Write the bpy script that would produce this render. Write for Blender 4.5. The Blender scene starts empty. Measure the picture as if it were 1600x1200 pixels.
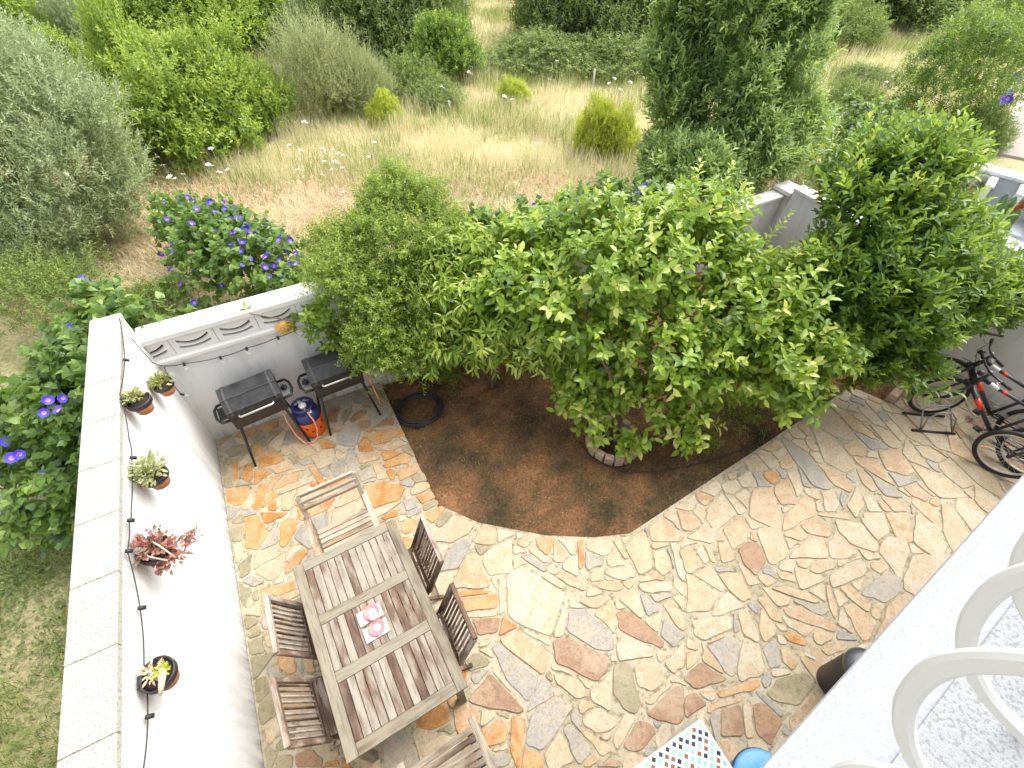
import bpy, math, random
import numpy as np
from mathutils import Vector, Matrix

S = bpy.context.scene
COL = S.collection
random.seed(7)
RNG = np.random.default_rng(11)

# ------------------------------------------------------------------ camera, sky, sun, exposure
CAM = np.array([1.587, -4.795, 5.0])
RC = np.array([[0.88489329, -0.34262026, 0.31555542],
               [-0.46571677, -0.66310666, 0.58600123],
               [0.008471, -0.66550801, -0.74634264]])      # columns: image right, image down, view direction
FPX = 760.0
cd = bpy.data.cameras.new('camera')
cam = bpy.data.objects.new('camera', cd)
COL.objects.link(cam)
M = Matrix.Identity(4)
for r_ in range(3):
    M[r_][0] = RC[r_, 0]; M[r_][1] = -RC[r_, 1]; M[r_][2] = -RC[r_, 2]; M[r_][3] = CAM[r_]
cam.matrix_world = M
cd.sensor_fit = 'HORIZONTAL'; cd.sensor_width = 36.0; cd.lens = 36.0 * FPX / 1600.0
cd.clip_start = 0.05; cd.clip_end = 600.0
S.camera = cam

SUN_EL, SUN_AZ = math.radians(58), math.radians(74)       # azimuth clockwise from +Y
w = bpy.data.worlds.new('World'); S.world = w; w.use_nodes = True
nt = w.node_tree; nt.nodes.clear()
sky = nt.nodes.new('ShaderNodeTexSky'); sky.sky_type = 'NISHITA'; sky.sun_disc = False
sky.sun_elevation = SUN_EL; sky.sun_rotation = SUN_AZ; sky.dust_density = 3.0; sky.air_density = 1.0
hs = nt.nodes.new('ShaderNodeHueSaturation'); hs.inputs['Saturation'].default_value = 0.25
bg = nt.nodes.new('ShaderNodeBackground'); bg.inputs['Strength'].default_value = 0.15
wo = nt.nodes.new('ShaderNodeOutputWorld')
nt.links.new(sky.outputs[0], hs.inputs['Color']); nt.links.new(hs.outputs[0], bg.inputs['Color']); nt.links.new(bg.outputs[0], wo.inputs['Surface'])
sd = bpy.data.lights.new('sun', 'SUN'); sd.energy = 0.6; sd.angle = math.radians(50); sd.color = (1.0, 0.96, 0.9)
so = bpy.data.objects.new('sun', sd); COL.objects.link(so)
sdir = Vector((math.sin(SUN_AZ) * math.cos(SUN_EL), math.cos(SUN_AZ) * math.cos(SUN_EL), math.sin(SUN_EL)))
so.rotation_euler = sdir.to_track_quat('Z', 'Y').to_euler()
S.view_settings.view_transform = 'Standard'; S.view_settings.look = 'None'
S.view_settings.exposure = 1.9; S.view_settings.gamma = 1.0
S.view_settings.use_curve_mapping = False
S.cycles.max_bounces = 8; S.cycles.transparent_max_bounces = 8


def at(u, v, z=0.0):
    """a point of the place at height z that the photograph shows at pixel (u, v)"""
    d = RC @ np.array([u - 800.0, v - 600.0, FPX])
    t = (z - CAM[2]) / d[2]
    return CAM + d * t


def at_x(u, v, x):
    d = RC @ np.array([u - 800.0, v - 600.0, FPX]); return CAM + d * ((x - CAM[0]) / d[0])


def at_y(u, v, y):
    d = RC @ np.array([u - 800.0, v - 600.0, FPX]); return CAM + d * ((y - CAM[1]) / d[1])


def to_px(P):
    q = (np.asarray(P, float) - CAM) @ RC
    return q[..., :2] / q[..., 2:3] * FPX + np.array([800.0, 600.0])


# ------------------------------------------------------------------ helpers: objects
def tag(o, label=None, cat=None, group=None, kind=None):
    if label: o['label'] = label
    if cat: o['category'] = cat
    if group: o['group'] = group
    if kind: o['kind'] = kind
    return o


def empty(name, loc=(0, 0, 0), rz=0.0):
    o = bpy.data.objects.new(name, None); COL.objects.link(o)
    o.location = loc; o.rotation_euler = (0, 0, rz); o.empty_display_size = 0.2
    return o


def link(name, me, parent=None, loc=None, mw=None):
    o = bpy.data.objects.new(name, me); COL.objects.link(o)
    if parent is not None: o.parent = parent
    if loc is not None: o.location = loc
    if mw is not None: o.matrix_basis = mw
    return o


KIDS = {}


def copy_tree(o, parent=None):
    c = o.copy(); COL.objects.link(c)
    if parent is not None: c.parent = parent
    for ch in list(o.children): copy_tree(ch, c)
    return c


class MB:
    """collects shapes into one mesh"""
    def __init__(s): s.v = []; s.f = []; s.m = []; s.sm = []

    def add(s, vs, fs, mi=0, smooth=False):
        n = len(s.v); s.v += [tuple(map(float, p)) for p in vs]
        for f in fs: s.f.append(tuple(i + n for i in f)); s.m.append(mi); s.sm.append(smooth)

    def box(s, c, d, rot=None, mi=0, bev=0.0):
        hx, hy, hz = d[0] / 2, d[1] / 2, d[2] / 2
        if bev > 0:
            b = min(bev, hx * .9, hy * .9, hz * .9)
            vs = []
            for z, k in ((-hz, b), (-hz + b, 0), (hz - b, 0), (hz, b)):
                ex, ey = hx - k, hy - k
                cb = b if k == 0 else b * .4
                for (x, y) in ((-ex + cb, -ey), (ex - cb, -ey), (ex, -ey + cb), (ex, ey - cb), (ex - cb, ey), (-ex + cb, ey), (-ex, ey - cb), (-ex, -ey + cb)):
                    vs.append((x, y, z))
            fs = [tuple(range(7, -1, -1)), tuple(range(24, 32))]
            for l in range(3):
                for i in range(8): fs.append((l * 8 + i, l * 8 + (i + 1) % 8, l * 8 + 8 + (i + 1) % 8, l * 8 + 8 + i))
        else:
            vs = [(x, y, z) for z in (-hz, hz) for (x, y) in ((-hx, -hy), (hx, -hy), (hx, hy), (-hx, hy))]
            fs = [(3, 2, 1, 0), (4, 5, 6, 7), (0, 1, 5, 4), (1, 2, 6, 5), (2, 3, 7, 6), (3, 0, 4, 7)]
        c = Vector(c)
        out = []
        for p in vs:
            p = Vector(p)
            if rot is not None: p = rot @ p
            out.append(p + c)
        s.add(out, fs, mi)

    def bar(s, a, b, wx, wy, up=(0, 0, 1), mi=0, bev=0.004):
        a = Vector(a); b = Vector(b); d = b - a; L = d.length; d.normalize()
        u = Vector(up)
        x = u.cross(d)
        if x.length < 1e-4: x = Vector((1, 0, 0)).cross(d)
        x.normalize(); y = d.cross(x)
        R = Matrix((x, y, d)).transposed()
        s.box((a + b) / 2, (wx, wy, L), R, mi, bev)

    def tube(s, pts, r, seg=8, closed=False, mi=0, cap=True, flat=None):
        pts = [Vector(p) for p in pts]; n = len(pts)
        rs = r if hasattr(r, '__len__') else [r] * n
        rings = []
        prev = None
        for i in range(n):
            if closed: t = pts[(i + 1) % n] - pts[i - 1]
            else: t = pts[min(i + 1, n - 1)] - pts[max(i - 1, 0)]
            if t.length < 1e-9: t = Vector((0, 0, 1))
            t.normalize()
            if prev is None:
                a = Vector((0, 0, 1)) if abs(t.z) < .9 else Vector((1, 0, 0))
                x = a.cross(t).normalized()
            else:
                x = (prev - t * prev.dot(t))
                x = x.normalized() if x.length > 1e-6 else Vector((1, 0, 0)).cross(t).normalized()
            prev = x; y = t.cross(x)
            rings.append([pts[i] + (x * math.cos(2 * math.pi * k / seg) + y * math.sin(2 * math.pi * k / seg)) * rs[i] for k in range(seg)])
        vs = [p for rg in rings for p in rg]; fs = []
        m = n if closed else n - 1
        for i in range(m):
            j = (i + 1) % n
            for k in range(seg):
                fs.append((i * seg + k, i * seg + (k + 1) % seg, j * seg + (k + 1) % seg, j * seg + k))
        if cap and not closed:
            fs.append(tuple(range(seg - 1, -1, -1))); fs.append(tuple((n - 1) * seg + k for k in range(seg)))
        s.add(vs, fs, mi, True)

    def lathe(s, prof, c=(0, 0, 0), seg=20, rot=None, mi=0, smooth=True):
        vs = []; fs = []; n = len(prof); c = Vector(c)
        for (r, z) in prof:
            for k in range(seg):
                p = Vector((r * math.cos(2 * math.pi * k / seg), r * math.sin(2 * math.pi * k / seg), z))
                if rot is not None: p = rot @ p
                vs.append(p + c)
        for i in range(n - 1):
            for k in range(seg):
                fs.append((i * seg + k, i * seg + (k + 1) % seg, (i + 1) * seg + (k + 1) % seg, (i + 1) * seg + k))
        fs.append(tuple(range(seg - 1, -1, -1))); fs.append(tuple((n - 1) * seg + k for k in range(seg)))
        s.add(vs, fs, mi, smooth)

    def prism(s, poly, axis, a, b, mi=0):
        """poly of 2-D points extruded along axis 'x','y' or 'z' from a to b"""
        def P(p, t):
            if axis == 'x': return (t, p[0], p[1])
            if axis == 'y': return (p[0], t, p[1])
            return (p[0], p[1], t)
        n = len(poly)
        vs = [P(p, a) for p in poly] + [P(p, b) for p in poly]
        fs = [tuple(range(n - 1, -1, -1)), tuple(range(n, 2 * n))] + [(i, (i + 1) % n, n + (i + 1) % n, n + i) for i in range(n)]
        s.add(vs, fs, mi)

    def mesh(s, name, mats):
        me = bpy.data.meshes.new(name)
        me.from_pydata(s.v, [], s.f)
        for m in (mats if isinstance(mats, (list, tuple)) else [mats]): me.materials.append(m)
        me.polygons.foreach_set('material_index', s.m)
        me.polygons.foreach_set('use_smooth', s.sm)
        me.update()
        # consistent outward normals
        import bmesh
        b = bmesh.new(); b.from_mesh(me); bmesh.ops.recalc_face_normals(b, faces=b.faces); b.to_mesh(me); b.free()
        return me

    def build(s, name, mats, parent=None, loc=None):
        return link(name, s.mesh(name, mats), parent, loc)


# ------------------------------------------------------------------ helpers: materials
def nodes_of(name):
    m = bpy.data.materials.new(name); m.use_nodes = True
    t = m.node_tree; t.nodes.clear()
    out = t.nodes.new('ShaderNodeOutputMaterial'); b = t.nodes.new('ShaderNodeBsdfPrincipled')
    t.links.new(b.outputs[0], out.inputs['Surface'])
    return m, t, b, out


def N(t, typ, **kw):
    n = t.nodes.new(typ)
    for k, v in kw.items():
        if k.startswith('i_'): n.inputs[k[2:].replace('_', ' ')].default_value = v
        else: setattr(n, k, v)
    return n


def ramp(t, stops, interp='LINEAR'):
    r = t.nodes.new('ShaderNodeValToRGB'); r.color_ramp.interpolation = interp
    e = r.color_ramp.elements
    while len(e) > 1: e.remove(e[0])
    e[0].position = stops[0][0]; e[0].color = (*stops[0][1], 1)
    for p, c in stops[1:]:
        x = e.new(p); x.color = (*c, 1)
    return r


def noise(t, scale, detail=4, rough=.55, vec=None, dist=0.0):
    n = t.nodes.new('ShaderNodeTexNoise'); n.inputs['Scale'].default_value = scale
    n.inputs['Detail'].default_value = detail; n.inputs['Roughness'].default_value = rough; n.inputs['Distortion'].default_value = dist
    if vec is not None: t.links.new(vec, n.inputs['Vector'])
    return n


def bump(t, b, h, strength=.3, dist=.01):
    n = t.nodes.new('ShaderNodeBump'); n.inputs['Strength'].default_value = strength; n.inputs['Distance'].default_value = dist
    t.links.new(h, n.inputs['Height']); t.links.new(n.outputs[0], b.inputs['Normal'])


def mixc(t, fac, a, b, mode='MIX'):
    m = t.nodes.new('ShaderNodeMix'); m.data_type = 'RGBA'; m.blend_type = mode
    for sock, val in ((m.inputs[0], fac), (m.inputs[6], a), (m.inputs[7], b)):
        if isinstance(val, (int, float)): sock.default_value = val
        elif isinstance(val, tuple): sock.default_value = (*val, 1)
        else: t.links.new(val, sock)
    return m.outputs[2]


def pos(t): return t.nodes.new('ShaderNodeNewGeometry').outputs['Position']


def objc(t): return t.nodes.new('ShaderNodeTexCoord').outputs['Object']


def simple(name, col, rough=.5, metal=0.0, var=.12, scale=30, bmp=0.0, spec=.5):
    m, t, b, o = nodes_of(name)
    n = noise(t, scale, 4, .6, objc(t))
    r = ramp(t, [(.3, tuple(c * (1 - var) for c in col)), (.7, tuple(min(1, c * (1 + var)) for c in col))])
    t.links.new(n.outputs[0], r.inputs[0]); t.links.new(r.outputs[0], b.inputs['Base Color'])
    b.inputs['Roughness'].default_value = rough; b.inputs['Metallic'].default_value = metal
    b.inputs['Specular IOR Level'].default_value = spec
    if bmp: bump(t, b, n.outputs[0], bmp, .005)
    return m


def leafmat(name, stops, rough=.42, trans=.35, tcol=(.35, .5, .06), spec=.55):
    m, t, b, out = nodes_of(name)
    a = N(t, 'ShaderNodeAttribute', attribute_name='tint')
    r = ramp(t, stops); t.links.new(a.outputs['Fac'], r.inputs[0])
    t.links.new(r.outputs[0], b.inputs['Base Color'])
    b.inputs['Roughness'].default_value = rough; b.inputs['Specular IOR Level'].default_value = spec
    tr = N(t, 'ShaderNodeBsdfTranslucent')
    t.links.new(mixc(t, .5, r.outputs[0], tcol), tr.inputs['Color'])
    mx = N(t, 'ShaderNodeMixShader'); mx.inputs[0].default_value = trans
    t.links.new(b.outputs[0], mx.inputs[1]); t.links.new(tr.outputs[0], mx.inputs[2]); t.links.new(mx.outputs[0], out.inputs['Surface'])
    return m


def stucco(name, col, dirt=(.45, .44, .40), amount=.35, rel=.25, scale=220, streak=True, grain=0.0, grime=False):
    m, t, b, o = nodes_of(name)
    p = pos(t)
    mp = N(t, 'ShaderNodeMapping'); mp.inputs['Scale'].default_value = (2.2, 2.2, .5); t.links.new(p, mp.inputs['Vector'])
    n1 = noise(t, 2.2, 7, .62, mp.outputs[0] if streak else p)
    r1 = ramp(t, [(.49, (0, 0, 0)), (.74, (1, 1, 1))]); t.links.new(n1.outputs[0], r1.inputs[0])
    ml = N(t, 'ShaderNodeMath', operation='MULTIPLY'); ml.inputs[1].default_value = amount; t.links.new(r1.outputs[0], ml.inputs[0])
    c = mixc(t, ml.outputs[0], col, dirt)
    if grime:                                   # splash-back at the foot, run-off streaks under the coping
        sp = t.nodes.new('ShaderNodeSeparateXYZ'); t.links.new(p, sp.inputs[0])
        rz = ramp(t, [(0.0, (1, 1, 1)), (.07, (.25, .25, .25)), (.16, (0, 0, 0)), (.80, (0, 0, 0)), (.93, (.55, .55, .55)), (.985, (.9, .9, .9))])
        sc_ = N(t, 'ShaderNodeMath', operation='MULTIPLY'); sc_.inputs[1].default_value = .5; t.links.new(sp.outputs[2], sc_.inputs[0]); t.links.new(sc_.outputs[0], rz.inputs[0])
        mp3 = N(t, 'ShaderNodeMapping'); mp3.inputs['Scale'].default_value = (9, 9, 1.1); t.links.new(p, mp3.inputs['Vector'])
        n5 = noise(t, 1.4, 6, .7, mp3.outputs[0]); r5 = ramp(t, [(.42, (0, 0, 0)), (.66, (1, 1, 1))]); t.links.new(n5.outputs[0], r5.inputs[0])
        g1 = N(t, 'ShaderNodeMath', operation='MULTIPLY'); t.links.new(rz.outputs[0], g1.inputs[0]); t.links.new(r5.outputs[0], g1.inputs[1])
        c = mixc(t, g1.outputs[0], c, (.27, .275, .235))
    n2 = noise(t, scale, 3, .6, p)
    if grain:
        r2 = ramp(t, [(.40, tuple(x * .5 for x in col)), (.47, (1, 1, 1))]); t.links.new(n2.outputs[0], r2.inputs[0])
        c = mixc(t, grain, c, r2.outputs[0], 'MULTIPLY')
    t.links.new(c, b.inputs['Base Color']); b.inputs['Roughness'].default_value = .85
    b.inputs['Specular IOR Level'].default_value = .2
    bump(t, b, n2.outputs[0], rel, .006)
    return m


def wood(name, axis, pale, brown, dark, bias):
    m, t, b, o = nodes_of(name)
    oi = N(t, 'ShaderNodeObjectInfo')
    co = objc(t)
    ad = N(t, 'ShaderNodeVectorMath', operation='ADD'); t.links.new(co, ad.inputs[0])
    cx = N(t, 'ShaderNodeCombineXYZ')
    mm = N(t, 'ShaderNodeMath', operation='MULTIPLY'); mm.inputs[1].default_value = 37.0; t.links.new(oi.outputs['Random'], mm.inputs[0])
    for i in range(3): t.links.new(mm.outputs[0], cx.inputs[i])
    t.links.new(cx.outputs[0], ad.inputs[1])
    mp = N(t, 'ShaderNodeMapping'); sc = [38, 38, 38]; sc[axis] = 3.0; mp.inputs['Scale'].default_value = sc
    t.links.new(ad.outputs[0], mp.inputs['Vector'])
    g = noise(t, 1.6, 6, .65, mp.outputs[0])
    mp2 = N(t, 'ShaderNodeMapping'); sc = [13, 13, 13]; sc[axis] = 3.2; mp2.inputs['Scale'].default_value = sc
    t.links.new(ad.outputs[0], mp2.inputs['Vector'])
    bl = noise(t, 1.0, 5, .62, mp2.outputs[0])
    # per-board bias
    rb = N(t, 'ShaderNodeMath', operation='MULTIPLY_ADD'); rb.inputs[1].default_value = .34; rb.inputs[2].default_value = bias - .17
    t.links.new(oi.outputs['Random'], rb.inputs[0])
    sm = N(t, 'ShaderNodeMath', operation='ADD'); t.links.new(bl.outputs[0], sm.inputs[0]); t.links.new(rb.outputs[0], sm.inputs[1])
    r = ramp(t, [(.40, pale), (.54, tuple((a + c) / 2 for a, c in zip(pale, brown))), (.62, brown), (.82, dark)])
    t.links.new(sm.outputs[0], r.inputs[0])
    rg = ramp(t, [(.32, (.42, .38, .34)), (.50, (1, 1, 1))]); t.links.new(g.outputs[0], rg.inputs[0])
    c = mixc(t, .75, r.outputs[0], rg.outputs[0], 'MULTIPLY')
    t.links.new(c, b.inputs['Base Color']); b.inputs['Roughness'].default_value = .78; b.inputs['Specular IOR Level'].default_value = .25
    bump(t, b, g.outputs[0], .5, .004)
    return m


MAT = {}
MAT['wall_white'] = stucco('white_render', (.72, .72, .71), (.36, .37, .34), .5, .40, 70, True, 0.0, True)
MAT['wall_coping'] = stucco('cast_stone_coping', (0.422, 0.385, 0.333), (0.338, 0.300, 0.244), .4, .7, 80, False, .5)
MAT['ledge'] = stucco('balcony_stucco', (0.376, 0.387, 0.406), (0.328, 0.335, 0.353), .25, .7, 130, False, .10)
MAT['ledge_in'] = stucco('balcony_roughcast', (0.360, 0.368, 0.368), (0.311, 0.321, 0.311), .3, .9, 130, False, .32)
MAT['vent'] = stucco('vent_block_white', (0.683, 0.672, 0.649), (0.569, 0.546, 0.501), .3, .15, 120)
MAT['rail'] = stucco('railing_paint', (0.566, 0.561, 0.546), (0.472, 0.444, 0.397), .3, .12, 60, False)
MAT['paver_white'] = stucco('white_pavers', (0.560, 0.576, 0.592), (0.400, 0.400, 0.400), .4, .3, 60, False)
MAT['concrete'] = stucco('grey_concrete', (0.336, 0.296, 0.256), (0.224, 0.200, 0.176), .5, .3, 60, False)
MAT['table_wood'] = [wood('weathered_teak_%s' % 'xyz'[i], i, (0.314, 0.274, 0.218), (0.163, 0.108, 0.073), (0.073, 0.042, 0.030), .0) for i in range(3)]
MAT['frame_wood'] = [wood('silvered_teak_%s' % 'xyz'[i], i, (0.257, 0.225, 0.167), (0.182, 0.146, 0.100), (0.117, 0.082, 0.052), -.04) for i in range(3)]
MAT['chair_brown'] = [wood('brown_teak_%s' % 'xyz'[i], i, (0.397, 0.335, 0.280), (0.172, 0.108, 0.072), (0.072, 0.046, 0.032), .08) for i in range(3)]
MAT['chair_pale'] = [wood('pale_teak_%s' % 'xyz'[i], i, (0.444, 0.370, 0.281), (0.311, 0.215, 0.141), (0.148, 0.096, 0.059), -.02) for i in range(3)]
MAT['chair_grey'] = [wood('grey_teak_%s' % 'xyz'[i], i, (.36, .30, .23), (.17, .12, .085), (.08, .055, .04), .08) for i in range(3)]
MAT['black'] = simple('black_plastic', (.018, .018, .019), .38)
MAT['bin'] = simple('black_bin', (.022, .021, .02), .5)
MAT['binlid'] = simple('black_bin_lid', (.05, .052, .055), .35)
MAT['grill_lid'] = simple('grill_lid_enamel', (.036, .036, .037), .45, 0, .55, 9)
MAT['grill_rib'] = simple('grill_rib_enamel', (.07, .07, .068), .45, 0, .4, 14)
MAT['grill_body'] = simple('grill_body_enamel', (.02, .02, .021), .4, 0, .3, 12)
MAT['steel'] = simple('brushed_steel', (.62, .62, .62), .3, 1.0)
MAT['grey_metal'] = simple('grey_metal', (.35, .35, .36), .4, .8)
MAT['orange_tank'] = simple('orange_paint', (.75, .13, .012), .42, 0, .15, 14)
MAT['blue_tank'] = simple('navy_paint', (.022, .028, .12), .42)
MAT['hose_orange'] = simple('salmon_hose', (.75, .30, .18), .5)
MAT['terracotta'] = simple('terracotta', (.42, .17, .075), .8, 0, .25, 25)
MAT['terracotta_bright'] = simple('orange_terracotta', (.62, .16, .04), .75, 0, .2, 15)
MAT['rim_black'] = simple('pot_rim_black', (.028, .022, .026), .45)
MAT['pot_soil'] = simple('potting_soil', (.035, .022, .014), .95, 0, .5, 60)
MAT['bark'] = simple('bark', (.16, .11, .075), .9, 0, .4, 30, .6)
MAT['bark_grey'] = simple('grey_bark', (.20, .175, .14), .9, 0, .35, 30, .6)
MAT['stem'] = simple('pale_stem', (.55, .47, .33), .7)
MAT['cable'] = simple('black_cable', (.02, .02, .02), .5)
MAT['red_dish'] = simple('coral_red', (.80, .19, .19), .45)
MAT['dish_pale'] = simple('dish_centre', (.62, .42, .36), .55)
MAT['coaster'] = simple('grey_board', (.50, .47, .45), .7, 0, .2, 40)
MAT['sun_yellow'] = simple('ochre_ceramic', (.66, .40, .10), .6, 0, .2, 30)
MAT['sun_dark'] = simple('ochre_dark', (.38, .19, .04), .6)
MAT['tyre'] = simple('tyre_rubber', (.016, .016, .016), .7)
MAT['rim_tan'] = simple('rim_alloy', (.58, .52, .44), .4, .5)
MAT['bike_black'] = simple('bike_paint_black', (.03, .03, .034), .3)
MAT['bike_red'] = simple('bike_paint_red', (.72, .05, .02), .3)
MAT['bike_orange'] = simple('reflector_orange', (.85, .22, .02), .3)
MAT['bike_white'] = simple('bike_decal_white', (.75, .75, .75), .35)
MAT['brick_tan'] = simple('tan_brick', (.47, .34, .25), .85, 0, .25, 22, .5)
MAT['pavement_blue'] = simple('blue_plastic', (.10, .33, .75), .4)
MAT['white_paint'] = simple('white_glaze', (.80, .80, .78), .3)
MAT['flower_white'] = simple('umbel_white', (.80, .80, .74), .8, 0, .1, 90)
MAT['flower_blue'] = simple('violet_petal', (.075, .05, .55), .6, 0, .25, 60)
MAT['flower_eye'] = simple('pale_petal_throat', (.5, .25, .55), .6)
MAT['dry_twig'] = simple('dry_twig', (.42, .32, .2), .8)


def stone_mat(name, stops, mott):
    m, t, b, o = nodes_of(name)
    oi = N(t, 'ShaderNodeObjectInfo'); p = pos(t)
    r = ramp(t, stops); t.links.new(oi.outputs['Random'], r.inputs[0])
    n = noise(t, 5.5, 8, .68, p, .9)
    rr = ramp(t, [(.46, (0, 0, 0)), (.54, (1, 1, 1))]); t.links.new(n.outputs[0], rr.inputs[0])
    ml = N(t, 'ShaderNodeMath', operation='MULTIPLY'); ml.inputs[1].default_value = mott[1]; t.links.new(rr.outputs[0], ml.inputs[0])
    c = mixc(t, ml.outputs[0], r.outputs[0], mott[0])
    n4 = noise(t, 11, 7, .7, p, .6)
    r4 = ramp(t, [(.54, (0, 0, 0)), (.66, (1, 1, 1))]); t.links.new(n4.outputs[0], r4.inputs[0])
    m4 = N(t, 'ShaderNodeMath', operation='MULTIPLY'); m4.inputs[1].default_value = mott[3]; t.links.new(r4.outputs[0], m4.inputs[0])
    c = mixc(t, m4.outputs[0], c, mott[2])
    n6 = noise(t, 2.6, 7, .66, p, .4)
    r6 = ramp(t, [(.50, (0, 0, 0)), (.62, (1, 1, 1))]); t.links.new(n6.outputs[0], r6.inputs[0])
    m6 = N(t, 'ShaderNodeMath', operation='MULTIPLY'); m6.inputs[1].default_value = .5; t.links.new(r6.outputs[0], m6.inputs[0])
    c = mixc(t, m6.outputs[0], c, (.45, .36, .24))                # old grout film
    n3 = noise(t, 40, 6, .75, p)
    r3 = ramp(t, [(.34, (.45, .42, .38)), (.5, (1, 1, 1))]); t.links.new(n3.outputs[0], r3.inputs[0])
    c = mixc(t, .6, c, r3.outputs[0], 'MULTIPLY')
    t.links.new(c, b.inputs['Base Color']); b.inputs['Roughness'].default_value = .5; b.inputs['Specular IOR Level'].default_value = .4
    n2 = noise(t, 14, 8, .7, p, .5)
    bump(t, b, n2.outputs[0], .55, .02)
    return m


MAT['st_orange'] = stone_mat('orange_quartzite', [(0, (0.395, 0.159, 0.032)), (.5, (0.487, 0.224, 0.057)), (1, (0.432, 0.224, 0.084))], ((0.526, 0.339, 0.159), .6, (0.263, 0.123, 0.048), .5))
MAT['st_tan'] = stone_mat('tan_quartzite', [(0, (0.417, 0.262, 0.141)), (.35, (0.485, 0.339, 0.194)), (.7, (0.407, 0.281, 0.150)), (1, (0.456, 0.291, 0.179))], ((0.524, 0.417, 0.272), .65, (0.388, 0.209, 0.082), .55))
MAT['st_brown'] = stone_mat('brown_quartzite', [(0, (0.263, 0.147, 0.082)), (1, (0.312, 0.188, 0.108))], ((0.377, 0.230, 0.123), .6, (0.180, 0.108, 0.066), .45))
MAT['st_cream'] = stone_mat('cream_quartzite', [(0, (0.489, 0.395, 0.263)), (.5, (0.526, 0.446, 0.324)), (1, (0.442, 0.357, 0.244))], ((0.432, 0.291, 0.150), .5, (0.338, 0.282, 0.207), .45))
MAT['st_grey'] = stone_mat('grey_quartzite', [(0, (0.264, 0.242, 0.210)), (.5, (0.342, 0.312, 0.272)), (1, (0.281, 0.256, 0.202))], ((0.403, 0.342, 0.249), .5, (0.194, 0.180, 0.154), .4))
MAT['st_olive'] = stone_mat('olive_quartzite', [(0, (0.238, 0.189, 0.104)), (.5, (0.286, 0.246, 0.143)), (1, (0.222, 0.198, 0.127))], ((0.334, 0.286, 0.174), .5, (0.158, 0.135, 0.080), .5))


def mortar():
    m, t, b, o = nodes_of('patio_mortar')
    p = pos(t)
    n = noise(t, 1.4, 6, .6, p); r = ramp(t, [(.4, (.45, .39, .285)), (.62, (.35, .30, .205))])
    t.links.new(n.outputs[0], r.inputs[0])
    n2 = noise(t, 17, 8, .74, p); r2 = ramp(t, [(.40, (.36, .32, .19)), (.50, (1, 1, 1))]); t.links.new(n2.outputs[0], r2.inputs[0])
    c = mixc(t, .75, r.outputs[0], r2.outputs[0], 'MULTIPLY')
    t.links.new(c, b.inputs['Base Color']); b.inputs['Roughness'].default_value = .9
    bump(t, b, n2.outputs[0], .5, .01)
    return m


MAT['mortar'] = mortar()


def soil():
    m, t, b, o = nodes_of('red_earth')
    p = pos(t)
    n = noise(t, 1.7, 7, .62, p); r = ramp(t, [(.34, (.065, .052, .029)), (.46, (.13, .083, .046)), (.58, (.225, .122, .06)), (.70, (.32, .175, .088))])
    t.links.new(n.outputs[0], r.inputs[0])
    n2 = noise(t, 34, 8, .78, p); r2 = ramp(t, [(.36, (.32, .30, .27)), (.62, (1.35, 1.3, 1.22))]); t.links.new(n2.outputs[0], r2.inputs[0])
    c = mixc(t, .8, r.outputs[0], r2.outputs[0], 'MULTIPLY')
    t.links.new(c, b.inputs['Base Color']); b.inputs['Roughness'].default_value = .95; b.inputs['Specular IOR Level'].default_value = .1
    bump(t, b, n2.outputs[0], .8, .03)
    return m


MAT['soil'] = soil()


def field():
    m, t, b, o = nodes_of('dry_field_earth')
    p = pos(t)
    n = noise(t, .55, 8, .65, p); r = ramp(t, [(.34, (.22, .25, .08)), (.46, (.46, .43, .23)), (.58, (.58, .49, .31)), (.70, (.54, .37, .22))])
    t.links.new(n.outputs[0], r.inputs[0])
    n2 = noise(t, 24, 8, .75, p); r2 = ramp(t, [(.32, (.4, .36, .3)), (.6, (1.15, 1.12, 1.05))]); t.links.new(n2.outputs[0], r2.inputs[0])
    c = mixc(t, .8, r.outputs[0], r2.outputs[0], 'MULTIPLY')
    t.links.new(c, b.inputs['Base Color']); b.inputs['Roughness'].default_value = .95; b.inputs['Specular IOR Level'].default_value = .1
    bump(t, b, n2.outputs[0], .9, .05)
    return m


MAT['field'] = field()

MAT['lf_lemon'] = leafmat('lemon_leaf', [(0, (0.070, 0.140, 0.017)), (.45, (0.184, 0.313, 0.030)), (.75, (0.346, 0.475, 0.059)), (1, (0.594, 0.626, 0.173))], .36, .42, (0.540, 0.648, 0.086))
MAT['lf_peach'] = leafmat('drooping_leaf', [(0, (.08, .16, .016)), (.5, (.22, .36, .035)), (1, (.48, .55, .10))], .42, .42, (.5, .6, .08))
MAT['lf_orange'] = leafmat('orange_tree_leaf', [(0, (0.042, 0.105, 0.018)), (.5, (0.117, 0.234, 0.028)), (.8, (0.271, 0.407, 0.043)), (1, (0.616, 0.678, 0.123))], .34, .36, (0.554, 0.678, 0.086))
MAT['lf_pom'] = leafmat('pomegranate_leaf', [(0, (.08, .14, .018)), (.5, (.19, .29, .032)), (1, (.40, .48, .08))], .42, .42, (.5, .6, .08))
MAT['lf_laurel'] = leafmat('laurel_leaf', [(0, (0.065, 0.129, 0.037)), (.5, (0.176, 0.288, 0.084)), (.85, (0.390, 0.539, 0.168)), (1, (0.707, 0.836, 0.297))], .34, .3, (0.743, 0.900, 0.186))
MAT['lf_olive'] = leafmat('olive_leaf', [(0, (0.143, 0.199, 0.079)), (.5, (0.349, 0.421, 0.206)), (1, (0.698, 0.745, 0.492))], .5, .34, (0.634, 0.714, 0.317))
MAT['lf_lentisk'] = leafmat('lentisk_leaf', [(0, (0.073, 0.140, 0.017)), (.5, (0.207, 0.329, 0.037)), (1, (0.488, 0.561, 0.091))], .5, .38, (0.610, 0.708, 0.098))
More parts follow.
